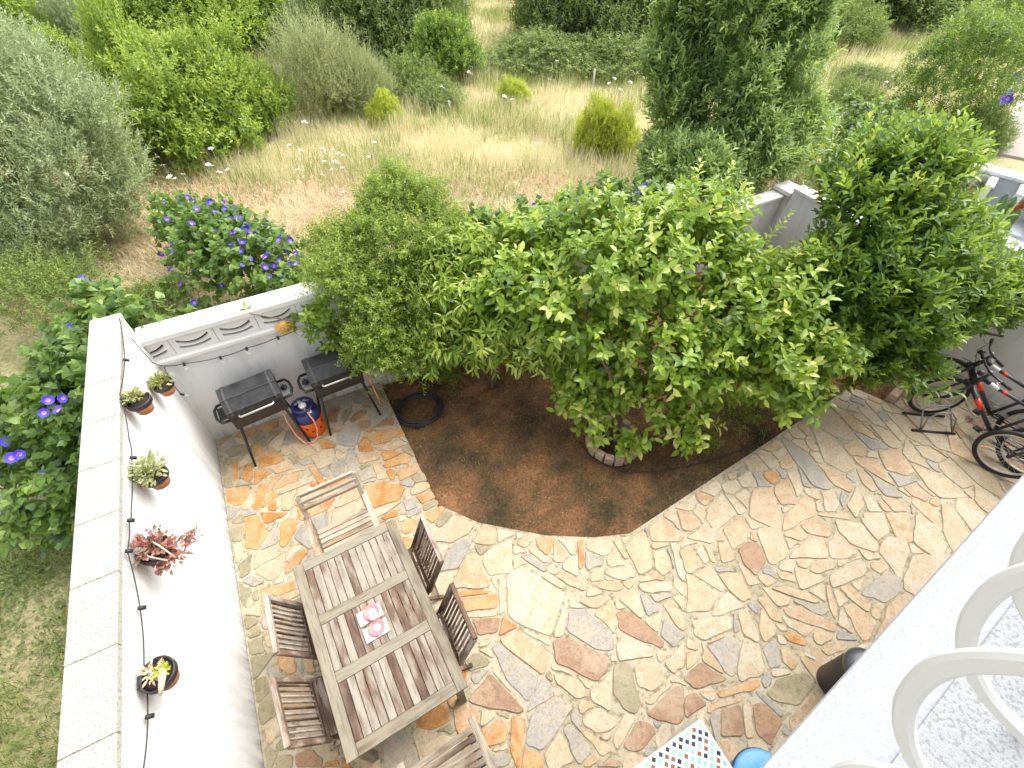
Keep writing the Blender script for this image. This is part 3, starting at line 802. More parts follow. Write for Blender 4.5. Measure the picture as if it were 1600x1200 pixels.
def make_stones():
    rng = np.random.default_rng(5); fixed = []
    for (z, k, s) in TR:
        pts = []
        for q in s.split():
            a, b = map(float, q.split(',')); p = at(z[0] + a * z[2], z[1] + b * z[2], .01); pts.append((p[0], p[1]))
        h = hull(pts); c = (sum(p[0] for p in h) / len(h), sum(p[1] for p in h) / len(h))
        if any(inside_poly(c, f[0]) for f in fixed) or not inside_poly(c, PATIO_POLY): continue
        for f in fixed: h = cut_out(h, f[0])
        if area(h) > .004: fixed.append((h, k))
    # filler cells
    seeds = []
    tries = 0
    while tries < 14000:
        tries += 1
        p = (rng.uniform(0, 9.6), rng.uniform(-6.7, 0))
        if not inside_poly(p, PATIO_POLY): continue
        near_wall = p[0] < .24
        r = .10 if near_wall else (.23 + .13 * rng.random())
        if p[1] < -5.4: r = .42
        if any(inside_poly(p, f[0]) for f in fixed): continue
        if all((p[0] - s[0]) ** 2 + (p[1] - s[1]) ** 2 > ((r + s[2]) / 2) ** 2 for s in seeds): seeds.append((p[0], p[1], r))
    SP = np.array([s[:2] for s in seeds]); FP = np.array([[np.mean([p[0] for p in f[0]]), np.mean([p[1] for p in f[0]])] for f in fixed])
    cells = []
    # stretched metric so that the pieces come out long and angular
    for i, s in enumerate(seeds):
        th = .9 + .8 * math.sin(s[0] * .9 + s[1] * 1.3); st = 1.45 if s[0] > .3 else 1.0
        ca, sa = math.cos(th), math.sin(th)
        cell = [(s[0] + dx, s[1] + dy) for dx, dy in ((-.7, -.7), (.7, -.7), (.7, .7), (-.7, .7))]
        d = SP - np.array(s[:2]); o = np.argsort((d ** 2).sum(1))[1:26]
        for j in o:
            q = SP[j]; dx, dy = q - np.array(s[:2])
            a = dx * ca + dy * sa; b = -dx * sa + dy * ca; a, b = a / st, b * st
            nx, ny = (a / st) * ca - (b * st) * sa, (a / st) * sa + (b * st) * ca
            mx, my = (s[0] + q[0]) / 2, (s[1] + q[1]) / 2
            cell = clip(cell, nx, ny, nx * mx + ny * my)
            if len(cell) < 3: break
        if len(cell) < 3: continue
        cells.append([cell, None])
    # keep cells off the traced stones
    for c in cells:
        cc = np.array(c[0]).mean(0)
        for fi in np.argsort(((FP - cc) ** 2).sum(1))[:9]:
            if len(c[0]) < 3: break
            c[0] = cut_out(c[0], fixed[fi][0])
    allc = []
    for f in fixed:
        k = f[1]
        if np.mean([p[0] for p in f[0]]) > 3.3:
            if k == 'o' and rng.random() < .6: k = 't'
            elif k == 't' and rng.random() < .45: k = 'c'
        allc.append((f[0], k, True))
    SECOND = True
    for c, _ in cells:
        if len(c) < 3 or area(c) < .003: continue
        cc = np.array(c).mean(0)
        if cc[0] < .27: k = rng.choice(list('lllgc'))
        elif cc[0] < 2.4: k = rng.choice(list('ootccgg'))
        else: k = rng.choice(list('ttcccccg'))
        allc.append((c, k, False))
    def trim(c, cc):
        for e in range(len(PATIO_POLY)):
            p, q = np.array(PATIO_POLY[e]), np.array(PATIO_POLY[(e + 1) % len(PATIO_POLY)])
            l = np.linalg.norm(q - p); d = (q - p) / l
            if len(c) < 3: return c
            if not any(inside_poly(p + d * l * t, c) for t in np.linspace(0, 1, max(3, int(l / .03)))): continue
            a, b = -d[1], d[0]; k0 = a * p[0] + b * p[1]
            if a * cc[0] + b * cc[1] > k0: a, b, k0 = -a, -b, -k0
            c = clip(c, a, b, k0 - .004)
        return c

    out = []
    for (c, k, tr) in allc:
        if not tr and not all(inside_poly(p, PATIO_POLY) for p in c):
            # trim to the slab: pull the corners in towards the middle until they lie on it
            cc = np.array(c).mean(0)
            if not inside_poly(cc, PATIO_POLY): continue
            for e in range(len(PATIO_POLY)):
                p, q = np.array(PATIO_POLY[e]), np.array(PATIO_POLY[(e + 1) % len(PATIO_POLY)])
                l = np.linalg.norm(q - p); d = (q - p) / l
                if not any(inside_poly(p + d * l * t, c) for t in np.linspace(0, 1, max(3, int(l / .04)))): continue
                a, b = -d[1], d[0]; k0 = a * p[0] + b * p[1]
                if a * cc[0] + b * cc[1] > k0: a, b, k0 = -a, -b, -k0
                if len(c) > 2: c = clip(c, a, b, k0 - .004)
            if len(c) < 3: continue
        j = .004 if tr else (.011 + .008 * rng.random())
        if not tr and np.mean([p[0] for p in c]) > 2.6: j *= .75
        s = c
        for (a, b, cc_) in planes(c):
            s = clip(s, a, b, cc_ - j)
            if len(s) < 3: break
        if len(s) < 3 or area(s) < .0022: continue
        out.append((s, k))
    # a second pass sets smaller pieces into the gaps that are left
    occ = [s for s, _ in out]; oc = np.array([np.mean(s, 0) for s in occ])
    s2 = []
    for _ in range(14000):
        p = np.array((rng.uniform(0.03, 9.3), rng.uniform(-5.6, -.03)))
        if not inside_poly(p, PATIO_POLY): continue
        near = np.argsort(((oc - p) ** 2).sum(1))[:8]
        if any(all(a * p[0] + b * p[1] < c_ + .022 for a, b, c_ in planes(occ[i])) for i in near): continue
        if all(((p - q) ** 2).sum() > .155 ** 2 for q in s2): s2.append(p)
    S2 = np.array(s2)
    for p in s2:
        cell = [(p[0] + dx, p[1] + dy) for dx, dy in ((-.2, -.2), (.2, -.2), (.2, .2), (-.2, .2))]
        for j in np.argsort(((S2 - p) ** 2).sum(1))[1:10]:
            dx, dy = S2[j] - p; cell = clip(cell, dx, dy, dx * (p[0] + S2[j][0]) / 2 + dy * (p[1] + S2[j][1]) / 2)
        # keep the side of every neighbour that holds this piece's own middle
        for i in np.argsort(((oc - p) ** 2).sum(1))[:10]:
            best = None
            for (a, b, c_) in planes(occ[i]):
                dd = a * p[0] + b * p[1] - c_
                if dd > 0 and (best is None or dd > best[0]): best = (dd, a, b, c_)
            if best and len(cell) > 2: cell = clip(cell, -best[1], -best[2], -(best[3] + .012))
        if len(cell) < 3: continue
        s = cell
        for (a, b, c_) in planes(cell):
            s = clip(s, a, b, c_ - .006)
            if len(s) < 3: break
        if len(s) > 2: s = trim(s, p)
        if len(s) < 3 or area(s) < .0012: continue
        k = rng.choice(list('llgc' if p[0] < .27 else ('otcglc' if p[0] < 2.4 else 'tccccg')))
        out.append((s, k))
    return out, rng


def stone_prism(poly, rng, z0, lift):
    """irregular slab: split edges, jitter, bevelled rim"""
    pts = []
    n = len(poly)
    for i in range(n):
        p = np.array(poly[i]); q = np.array(poly[(i + 1) % n]); l = np.linalg.norm(q - p)
        if l < .012: continue
        d = (q - p) / l; nn = np.array([d[1], -d[0]])
        r = min(.02, l * .22)
        pts.append(p + d * r)
        if l > .11:
            k = 2 if l > .25 else 1
            for t in range(k): pts.append(p + d * l * (t + 1) / (k + 1) + nn * rng.normal() * .006 - nn * .002)
        pts.append(q - d * r)
    if len(pts) < 3: return None
    c = np.mean(pts, 0); pts = np.array(pts); m = len(pts)
    tilt = rng.normal(size=2) * .006
    inn = pts + (c - pts) / np.maximum(np.linalg.norm(c - pts, axis=1, keepdims=True), 1e-6) * .006
    def zz(p): return lift + float((p - c) @ tilt)
    vs = [(p[0] - c[0], p[1] - c[1], -.01) for p in pts] + [(p[0] - c[0], p[1] - c[1], zz(p) - .004) for p in pts] + [(p[0] - c[0], p[1] - c[1], zz(p)) for p in inn]
    fs = [tuple(range(2 * m, 3 * m))]
    for k in range(2):
        for i in range(m): fs.append((k * m + i, k * m + (i + 1) % m, (k + 1) * m + (i + 1) % m, (k + 1) * m + i))
    return c, vs, fs


def place_stones():
    st, rng = make_stones()
    info = []
    for (s, k) in st:
        q = to_px(np.array([(p[0], p[1], .01) for p in s])); a = abs(area([tuple(x) for x in q]))
        c = q.mean(0); vis = -30 < c[0] < 1630 and 500 < c[1] < 1230
        info.append(a if vis else a * .01)
    order = np.argsort(-np.array(info)); rest = {}
    for n, i in enumerate(order):
        s, k = st[i]
        r = stone_prism(s, rng, 0, .008 + .006 * rng.random())
        if r is None: continue
        c, vs, fs = r
        if n < 300:
            me = bpy.data.meshes.new('stone'); me.from_pydata(vs, [], fs); me.materials.append(MAT[CLS[k]]); me.update()
            link('stone', me, patio, loc=(c[0], c[1], 0))
        else:
            mb = rest.setdefault('x', MB())
            mb.add([(v[0] + c[0], v[1] + c[1], v[2]) for v in vs], fs, 'otbcgl'.index(k))
    if rest:
        o = rest['x'].build('small_stones', [MAT[CLS[k]] for k in 'otbcgl'], patio); o['kind'] = 'stuff'
    print('stones', len(st))


place_stones()

# ------------------------------------------------------------------ walls
wl = empty('side_wall', (-.125, -3.5, 0))
tag(wl, 'tall white rendered wall with cast stone coping along the left of the patio', 'wall')
m = MB(); m.box((.018, 0.01, .87), (.205, 7.06, 2.16)); o = m.build('wall_face', MAT['wall_white'], wl)
y = 3.55; i = 0
while y > -3.5:
    L = 1.02; L = .456; m = MB(); m.box((0.0, y - L / 2, 1.975), (.255, L - .003, .05), None, 0, .004); m.build('coping_slab', MAT['wall_coping'], wl); y -= L

wb = empty('back_wall', (4.4, .10, 0))
tag(wb, 'white wall behind the barbecues with a row of slotted vent blocks under its coping', 'wall')
m = MB(); m.box((-.98, 0.0, .56), (6.90, .20, 1.55)); m.build('wall_face', MAT['wall_white'], wb)
m = MB(); m.box((-.98, -.02, 1.3605), (6.90, .245, .05), None, 0, .006); m.build('ledge', MAT['vent'], wb)
m = MB(); m.box((-.98, 0.0, 1.6485), (6.92, .26, .07), None, 0, .008); m.build('coping', MAT['vent'], wb)
m = MB(); m.box((3.75, 0.0, .375), (2.54, .18, 1.19)); m.build('low_section', MAT['wall_white'], wb)
m = MB(); m.box((3.75, 0.0, 1.0005), (2.54, .24, .06), None, 0, .008); m.build('low_coping', MAT['vent'], wb)


def vent_block():
    m = MB(); Wd, Hh, Dp = .416, .226, .034
    def arc(z0, sag): return [(x, z0 - sag * (1 - (2 * x / .30) ** 2)) for x in np.linspace(-.15, .15, 9)]
    slots = [(.158, .055, .019), (.078, .03, .016)]
    zt = [Hh] * 9; xs = np.linspace(-.15, .15, 9)
    bounds = [np.full(9, 0.0)]
    for (z0, sg, hw) in slots[::-1]:
        a = np.array([p[1] for p in arc(z0, sg)]); bounds += [a - hw, a + hw]
    bounds.append(np.full(9, Hh))
    for b in range(0, len(bounds), 2):
        for i in range(8):
            poly = [(xs[i], bounds[b][i]), (xs[i + 1], bounds[b][i + 1]), (xs[i + 1], bounds[b + 1][i + 1]), (xs[i], bounds[b + 1][i])]
            m.prism(poly, 'y', -Dp / 2, Dp / 2)
    m.box((-.178, 0, Hh / 2), (.056, Dp, Hh)); m.box((.178, 0, Hh / 2), (.056, Dp, Hh))
    return m.mesh('vent_block', MAT['vent'])


vb = vent_block()
cm = MB(); cm.box((0, .055, .113), (.40, .06, .224)); slot_backing = cm.mesh('slot_backing', simple('slot_shade_dark', (.05, .045, .04), .95))  # near-black box behind the slots, shade of the hollow put into its colour
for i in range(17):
    o = link('vent_block', vb, wb, loc=(-4.4 + i * .417 - .005, -.075, 1.387)); link('slot_backing', slot_backing, o)

# right-hand wall towards the neighbour, leaving the back wall's end square to the house
wr = empty('neighbour_wall', (9.26, -3.3, 0)); tag(wr, 'white party wall behind the bicycles on the right of the patio', 'wall')
def wall_seg(p, q, th, z0, z1, mat, name, parent):
    l = Vector(parent.location); p = Vector((*p, 0)) - Vector((l.x, l.y, 0)); q = Vector((*q, 0)) - Vector((l.x, l.y, 0))
    d = (q - p).normalized(); R = Matrix((d, Vector((-d.y, d.x, 0)), Vector((0, 0, 1)))).transposed()
    m = MB(); c = (p + q) / 2; m.box((c.x, c.y, (z0 + z1) / 2), ((q - p).length, th, z1 - z0), R, 0, .006); return m.build(name, mat, parent)
wall_seg((9.45, -.12), (9.36, -7.0), .18, -.2, 1.16, MAT['wall_white'], 'wall_face', wr)
wall_seg((9.45, -.12), (9.36, -7.03), .24, 1.1625, 1.212, MAT['vent'], 'coping', wr)
wp = empty('corner_pillar', (9.50, .06, 0)); tag(wp, 'square white corner pillar with a flat cap behind the dark green tree', 'pillar')
m = MB(); m.box((0, .0, .42), (.26, .26, 1.24)); m.build('shaft', MAT['wall_white'], wp)
m = MB(); m.box((0, .0, 1.08), (.36, .36, .07), None, 0, .008); m.build('cap', MAT['vent'], wp)

# low kerb at the end of the bed near the bicycles
kb = empty('kerb', (8.55, -3.38, 0)); tag(kb, 'low pale brick kerb closing the planting bed beside the bicycle rack', 'kerb')
d = Vector((9.06 - 8.05, -3.30 + 3.505, 0)); L = d.length; d.normalize()
R = Matrix((d, Vector((-d.y, d.x, 0)), Vector((0, 0, 1)))).transposed()
for i in range(5):
    m = MB(); c = Vector((8.05 + .1, -3.505 + .05, 0)) + d * (L * (i + .5) / 5 - .1) - Vector((8.55, -3.38, 0)); c.z = .05
    m.box(c, (L / 5 - .012, .10, .14), R, 0, .008); m.build('brick', MAT['brick_tan'], kb)

# ------------------------------------------------------------------ balcony in front of the lens
def F(k, n, z): return (CAM[0] + UF[0] * k + NF[0] * n, CAM[1] + UF[1] * k + NF[1] * n, z)
ANG = math.atan2(UF[1], UF[0])
bal = empty('balcony', F(1.0, -.8, 3.6), ANG); tag(bal, 'white stuccoed balcony ledge sloping across the lower right corner', 'balcony')
m = MB()   # local x along the front, y outwards; balcony location is n = -.8
ZL = 3.95
m.box((1.5, .8 - .195 - .07, ZL - 3.6 - .028), (9.0, .14, .056), None, 0, .02)
m.build('ledge', MAT['ledge'], bal)
m = MB(); m.box((1.5, .8 - .310 - .9, ZL - 3.6 - .020), (9.0, 1.8, .052)); m.build('floor', MAT['ledge_in'], bal)
hs_ = empty('house', F(1.0, -2.3, 0), ANG); tag(hs_, 'white rendered house front carrying the balcony', 'house')
m = MB(); m.box((1.5, -.2, 3.2), (12.0, .3, 6.8)); m.build('wall', MAT['wall_white'], hs_)

rl = empty('balcony_railing', F(1.0, -.35, ZL), ANG); tag(rl, 'white painted balcony railing of bent flat bars bulging outwards', 'railing')
PROF = [(-.42, 4.93), (-.40, 4.87), (-.35, 4.80), (-.29, 4.74), (-.235, 4.69), (-.19, 4.64), (-.160, 4.59), (-.145, 4.55), (-.138, 4.515), (-.1375, 4.487), (-.142, 4.458), (-.151, 4.425), (-.160, 4.403), (-.173, 4.380), (-.187, 4.361), (-.205, 4.345), (-.23, 4.329), (-.26, 4.324), (-.30, 4.32), (-.345, 4.30), (-.385, 4.26), (-.405, 4.20), (-.41, 4.10), (-.412, ZL)]


def flat_bar(prof, wid, thk):
    """wid along the front, thk in the bending plane; rounded corners"""
    m = MB(); n = len(prof); P = np.array(prof)
    T = np.gradient(P, axis=0); T = T / np.linalg.norm(T, axis=1, keepdims=True); Nn = np.stack([-T[:, 1], T[:, 0]], 1)
    sec = []
    b = .004
    for (sx, sy, ax, ay) in ((-1, -1, b, 0), (1, -1, -b, 0), (1, -1, 0, b), (1, 1, 0, -b), (1, 1, -b, 0), (-1, 1, b, 0), (-1, 1, 0, -b), (-1, -1, 0, b)):
        sec.append((sx * wid / 2 + ax, sy * thk / 2 + ay))
    vs = []; fs = []
    for i in range(n):
        for (x, o) in sec: vs.append((x, P[i, 0] + .35 + Nn[i, 0] * o, P[i, 1] - ZL + Nn[i, 1] * o))
    for i in range(n - 1):
        for k in range(8): fs.append((i * 8 + k, i * 8 + (k + 1) % 8, i * 8 + 8 + (k + 1) % 8, i * 8 + 8 + k))
    fs += [tuple(range(7, -1, -1)), tuple(range((n - 1) * 8, n * 8))]
    m.add(vs, fs, 0, False); return m.mesh('baluster', MAT['rail'])


# resample the profile smoothly
pp = np.array(PROF); tt = np.linspace(0, len(pp) - 1, 70); PROF2 = np.stack([np.interp(tt, np.arange(len(pp)), pp[:, 0]), np.interp(tt, np.arange(len(pp)), pp[:, 1])], 1)
ker = np.array([1, 2, 3, 2, 1]) / 9.0
for c_ in range(2):
    pd = np.pad(PROF2[:, c_], 2, mode='edge'); sm_ = np.convolve(pd, ker, 'valid'); sm_[0] = PROF2[0, c_]; sm_[-1] = PROF2[-1, c_]; PROF2[:, c_] = sm_
fb = flat_bar(PROF2.tolist(), .014, .0205)
for i in range(-1, 24): link('baluster', fb, rl, loc=(-1.0 + .39 + .140 * i, 0, 0))
m = MB(); m.bar((-.9, -.07, 4.94 - ZL), (2.6, -.07, 4.94 - ZL), .05, .02); m.build('handrail', MAT['rail'], rl)

# ------------------------------------------------------------------ dining table
TC = ((.705 + 1.60 + 1.69 + .705) / 4, (-2.50 - 2.41 - 4.0 - 4.04) / 4)
TROT = math.radians(2.2)
tb = empty('dining_table', (TC[0], TC[1], 0), TROT)
tag(tb, 'weathered teak dining table with slatted top beside the white wall', 'table')
TW, TL, TZ = .935, 1.565, .74
FW, TWd = MAT['frame_wood'], MAT['table_wood']
for s in (-1, 1):
    m = MB(); m.box((0, 0, 0), (.085, TL, .028), None, 0, .003); m.build('side_rail', FW[1], tb, (s * (TW / 2 - .0425), 0, TZ - .014))
    m = MB(); m.box((0, 0, 0), (TW - .174, .085, .028), None, 0, .003); m.build('end_rail', FW[0], tb, (0, s * (TL / 2 - .0425), TZ - .014))
    m = MB(); m.box((0, 0, 0), (TW - .174, .085, .028), None, 0, .003); m.build('cross_rail', FW[0], tb, (0, s * .235, TZ - .0135))
sl = {}
NS = 12; iw = TW - .174
secs = [(-(TL / 2 - .087), -.235 - .0445), (-.235 + .0445, .235 - .0445), (.235 + .0445, TL / 2 - .087)]
for (a, b) in secs:
    me = None
    for k in range(NS):
        if me is None:
            m = MB(); m.box((0, 0, 0), (iw / NS - .006, b - a, .022), None, 0, .002); me = m.mesh('slat', TWd[1])
        link('slat', me, tb, loc=(-iw / 2 + iw / NS * (k + .5), (a + b) / 2, TZ - .015 + random.uniform(-.0015, .0015)))
for sx in (-1, 1):
    m = MB(); m.box((0, 0, 0), (.025, TL - .24, .07)); m.build('apron', FW[1], tb, (sx * (TW / 2 - .10), 0, TZ - .065))
    m = MB(); m.box((0, 0, 0), (TW - .23, .025, .07)); m.build('apron', FW[0], tb, (0, sx * (TL / 2 - .10), TZ - .065))
    for sy in (-1, 1):
        m = MB(); m.box((0, 0, 0), (.065, .065, TZ - .03), None, 0, .004); m.build('leg', FW[2], tb, (sx * (TW / 2 - .07), sy * (TL / 2 - .07), (TZ - .03) / 2 + .006))


# ------------------------------------------------------------------ chairs
def side_chair(loc, rz, label):
    """folding chair, sitter faces local +y"""
    r = empty('folding_chair', loc, rz); tag(r, label, 'chair', 'folding teak chairs around the dining table')
    B = MAT['chair_brown']
    for s in (-1, 1):
        m = MB(); m.bar((s * .225, -.32, .90), (s * .225, -.155, .42), .028, .042, (1, 0, 0)); m.bar((s * .225, -.155, .424), (s * .225, .22, .012), .028, .038, (1, 0, 0)); m.build('stile', B[2], r)
        m = MB(); m.bar((s * .19, .20, .425), (s * .19, -.26, .012), .026, .038, (1, 0, 0)); m.build('rear_leg', B[2], r)
        m = MB(); m.bar((s * .198, -.17, .43), (s * .198, .21, .43), .022, .036); m.build('seat_rail', B[1], r)
    m = MB(); m.bar((-.235, -.321, .905), (.235, -.321, .905), .04, .055); m.build('top_rail', B[0], r)
    m = MB(); m.bar((-.213, -.180, .475), (.213, -.180, .475), .024, .045); m.build('lower_rail', B[0], r)
    for k in range(10):
        x = -.187 + k * .0416
        m = MB(); m.bar((x, -.314, .880), (x, -.186, .495), .024, .011, (1, 0, 0), 0, .002); m.build('back_slat', B[2], r)
    for k in range(8):
        m = MB(); m.box((0, 0, 0), (.43, .042, .016), None, 0, .002); m.build('seat_slat', B[0], r, (0, -.165 + k * .051, .457))
    m = MB(); m.bar((-.19, -.22, .07), (.19, -.22, .07), .02, .03); m.build('stretcher', B[0], r)
    return r


def arm_chair(loc, rz, label, W):
    r = empty('folding_armchair', loc, rz); tag(r, label, 'armchair', 'folding teak armchairs at the table ends')
    hw = .265
    for s in (-1, 1):
        m = MB(); m.bar((s * hw, -.33, .93), (s * hw, -.165, .42), .03, .045, (1, 0, 0)); m.bar((s * hw, -.165, .424), (s * hw, .23, .012), .03, .04, (1, 0, 0)); m.build('stile', W[2], r)
        m = MB(); m.bar((s * (hw - .035), .21, .425), (s * (hw - .035), -.27, .012), .028, .04, (1, 0, 0)); m.build('rear_leg', W[2], r)
        m = MB(); m.box((0, 0, 0), (.055, .53, .022), None, 0, .004); m.build('armrest', W[1], r, (s * (hw + .015), -.005, .655))
        m = MB(); m.bar((s * (hw + .03), .20, .642), (s * (hw + .03), .10, .20), .024, .036, (1, 0, 0)); m.build('arm_post', W[2], r)
    for (y, z) in ((-.333, .925), (-.300, .86), (-.270, .79)):
        m = MB(); m.bar((-hw + .0, y, z), (hw - .0, y, z), .026, .045 if z < .9 else .05); m.build('back_rail', W[0], r)
    for k in range(8):
        m = MB(); m.box((0, 0, 0), (.50, .044, .016), None, 0, .002); m.build('seat_slat', W[0], r, (0, -.17 + k * .054, .452))
    for s in (-1, 1):
        m = MB(); m.bar((s * .215, -.18, .43), (s * .215, .22, .43), .022, .024); m.build('seat_rail', W[1], r)
    return r


PI = math.pi
side_chair((1.525, -2.865, 0), PI / 2, 'dark slatted folding chair on the garden side of the table, nearer the barbecues')
side_chair((1.525, -3.54, 0), PI / 2, 'dark slatted folding chair on the garden side of the table, nearer the balcony')
side_chair((.80, -2.935, 0), -PI / 2, 'brown folding chair on the wall side of the table, nearer the barbecues')
side_chair((.755, -3.545, 0), -PI / 2 + .05, 'brown folding chair on the wall side of the table, nearer the balcony')
arm_chair((1.165, -2.245, 0), PI + .04, 'pale folding armchair at the table end facing away from the barbecues', MAT['chair_pale'])
arm_chair((1.34, -4.44, 0), .04, 'grey weathered folding armchair at the table end under the balcony', MAT['chair_grey'])

# ------------------------------------------------------------------ things on the table
def board(px, label):
    c = at(*px, TZ + .006); r = empty('board', (c[0], c[1], TZ + .0005), math.radians(3)); tag(r, label, 'coaster', 'grey square boards on the table')
    m = MB(); m.box((0, 0, .006), (.20, .118, .011), None, 0, .003); m.build('slab', MAT['coaster'], r); return r
board((578, 960.5), 'grey stone board under the red dish holding the glass candle cup'); board((588, 985), 'grey stone board under the empty red ring dish')
def ring_dish(px, z, label):
    c = at(*px, z); r = empty('dish', (c[0], c[1], z)); tag(r, label, 'dish', 'coral red dishes on the table')
    m = MB(); m.lathe([(.030, .001), (.060, .004), (.066, .011), (.062, .013), (.050, .006), (.035, .004)], seg=28); m.build('rim', MAT['red_dish'], r)
    m = MB(); m.lathe([(.034, .001), (.034, .0055), (.02, .0075)], seg=20); m.build('centre', MAT['dish_pale'], r); return r
ring_dish((581, 957), TZ + .0125, 'coral red dish with a glass candle cup standing on it'); ring_dish((589, 981), TZ + .0125, 'empty coral red ring dish nearest the balcony')
c = at(584, 964, TZ + .03); cup = empty('candle_cup', (c[0], c[1], TZ + .022)); tag(cup, 'small faceted glass candle cup on the red dish', 'candle holder')
g = bpy.data.materials.new('cut_glass'); g.use_nodes = True; gb = g.node_tree.nodes['Principled BSDF']; gb.inputs['Base Color'].default_value = (.8, .82, .86, 1); gb.inputs['Roughness'].default_value = .12; gb.inputs['Metallic'].default_value = .75; MAT['glass'] = g
m = MB(); m.lathe([(.020, 0), (.034, .012), (.036, .04), (.031, .042), (.028, .016), (.012, .012)], seg=8, smooth=False); m.build('cup', MAT['glass'], cup)
m = MB(); m.lathe([(.018, .013), (.018, .022), (.002, .0225)], seg=14); m.build('candle', MAT['white_paint'], cup)

# ------------------------------------------------------------------ barbecues
def barbecue(loc, rz, label, side):
    r = empty('barbecue', loc, rz); tag(r, label, 'barbecue', 'black gas barbecues against the back wall')
    hw = .285
    # local x along the wall, -y to the viewer; tray z .60-.78, lid .78-.98
    m = MB(); m.prism([(-.17, .56), (-.197, .795), (.20, .795), (.17, .56), (.10, .515), (-.10, .515)], 'x', -hw, hw); m.build('tray', MAT['grill_body'], r)
    lid = MB(); lid.prism([(-.205, .80), (-.200, .865), (-.10, .975), (.09, .985), (.18, .91), (.21, .80)], 'x', -hw - .005, hw + .005)
    lo = lid.build('lid', MAT['grill_lid'], r)
    m = MB(); m.bar((-hw - .006, -.2035, .872), (hw + .006, -.2035, .872), .008, .006, (0, 0, 1), 0, .001); m.bar((-hw - .006, -.104, .981), (hw + .006, -.104, .981), .008, .008, (0, 0, 1), 0, .001); m.build('seam', MAT['grill_rib'], lo)
    for s in (-1, 1):
        m = MB(); m.box((s * .17, .215, .80), (.06, .014, .05), None, 0, .004); m.tube([(s * .17 - .035, .222, .80), (s * .17 + .035, .222, .80)], .008, 7); m.build('hinge', MAT['grey_metal'], r)
    for s in (-1, 1):
        m = MB(); m.prism([(-.213, .815), (-.209, .869), (-.104, .985), (.094, .995), (.189, .914), (.217, .815)], 'x', s * .235 - .012, s * .235 + .012); m.build('lid_rib', MAT['grill_rib'], r)
        m = MB(); m.prism([(-.21, .775), (-.21, .799), (.21, .799), (.21, .775)], 'x', s * (hw + .006) - .004, s * (hw + .006) + .004); m.build('rim', MAT['black'], r)
    m = MB(); m.tube([(-.18, -.205, .825), (-.18, -.255, .815), (-.165, -.265, .815), (.165, -.265, .815), (.18, -.255, .815), (.18, -.205, .825)], .012, 8); m.build('handle', MAT['steel'], r)
    m = MB(); m.box((0, -.209, .815), (.5, .012, .03), None, 0, .004); m.build('handle_plate', MAT['grill_body'], r)
    for s in (-1, 1):
        m = MB(); pts = [(s * hw, -.17, .73), (s * (hw + .09), -.16, .735), (s * (hw + .125), -.08, .74), (s * (hw + .125), .05, .74), (s * (hw + .09), .12, .735), (s * hw, .13, .73)]
        m.tube(pts, .016, 8); m.build('carry_loop', MAT['black'], r)
        m = MB(); m.box((s * (hw + .05), -.02, .728), (.10, .20, .014), None, 0, .004); pl = m.build('side_plate', MAT['grey_metal'] if s == side else MAT['black'], r)
    m = MB(); m.lathe([(.036, 0), (.034, .03), (.012, .034)], (side * (hw + .055), -.02, .736), 14); m.box((side * (hw + .055), -.02, .776), (.016, .06, .02)); m.build('knob', MAT['black'], r)
    for sx in (-1, 1):
        for sy, y0, y1 in ((-1, -.13, -.30), (1, .12, .17)):
            m = MB(); m.tube([(sx * .235, y0, .66), (sx * .325, y1, .012)], .0145, 9); m.build('leg', MAT['black'], r)
    m = MB(); m.tube([(-.29, -.20, .25), (.29, -.20, .25)], .008, 6)
    m = MB(); m.box((0, -.198, .70), (.50, .012, .09), None, 0, .004); m.build('front_panel', MAT['black'], r)
    return r


barbecue((.675, -.305, 0), .10, 'left black gas barbecue with closed lid, nearer the corner of the walls', 1)
barbecue((1.59, -.285, 0), .05, 'right black gas barbecue with closed lid, beside the planting bed', -1)

tank = empty('gas_bottle', (1.115, -.385, 0)); tag(tank, 'orange gas bottle with navy blue top between the two barbecues', 'gas bottle')
m = MB(); m.lathe([(.15, .01), (.162, .03), (.165, .06), (.165, .26), (.1635, .275)], seg=28); m.build('body', MAT['orange_tank'], tank)
m = MB(); m.lathe([(.1640, .276), (.163, .33), (.15, .375), (.12, .40), (.07, .405)], seg=28); m.build('shoulder', MAT['blue_tank'], tank)
m = MB()
for a0 in (.3, 2.4, 4.5):
    m.tube([(.115 * math.cos(a), .115 * math.sin(a), .40 + (.06 if 0 < i < 6 else 0)) for i, a in enumerate(np.linspace(a0, a0 + 1.4, 7))], .012, 7)
m.tube([(.118 * math.cos(a), .118 * math.sin(a), .47) for a in np.linspace(0, 2 * PI, 24, endpoint=False)], .016, 8, True); m.build('collar', MAT['blue_tank'], tank)
m = MB(); m.lathe([(.03, .40), (.03, .44), (.045, .445), (.045, .475), (.02, .48)], seg=12); m.build('valve', MAT['white_paint'], tank)
m = MB(); m.box((.05, -.10, .425), (.05, .05, .012), None, 0, .004); m.box((-.02, .11, .425), (.05, .05, .012), None, 0, .004); m.build('label_plate', MAT['white_paint'], tank)
m = MB()      # printed safety marks round the orange band
for k in range(9):
    a = -PI / 2 + (k - 4) * .33; rr = .1662; z = .19 if k % 2 else .13
    for q in range(3):
        aa = a + (q - 1) * .05; c = Vector((rr * math.cos(aa), rr * math.sin(aa), z + .012 * ((q + k) % 2)))
        R = Matrix.Rotation(aa, 3, 'Z'); m.box(c, (.0016, .014, .03 - .008 * q), R)
m.build('printed_marks', MAT['black'], tank)
m = MB(); m.tube([(0, -.03, .46), (.03, -.12, .44), (.06, -.185, .34), (.055, -.205, .2), (.02, -.215, .07), (-.05, -.235, .025), (-.14, -.20, .03), (-.20, -.12, .12), (-.23, -.04, .34), (-.21, .02, .55)], .009, 7)
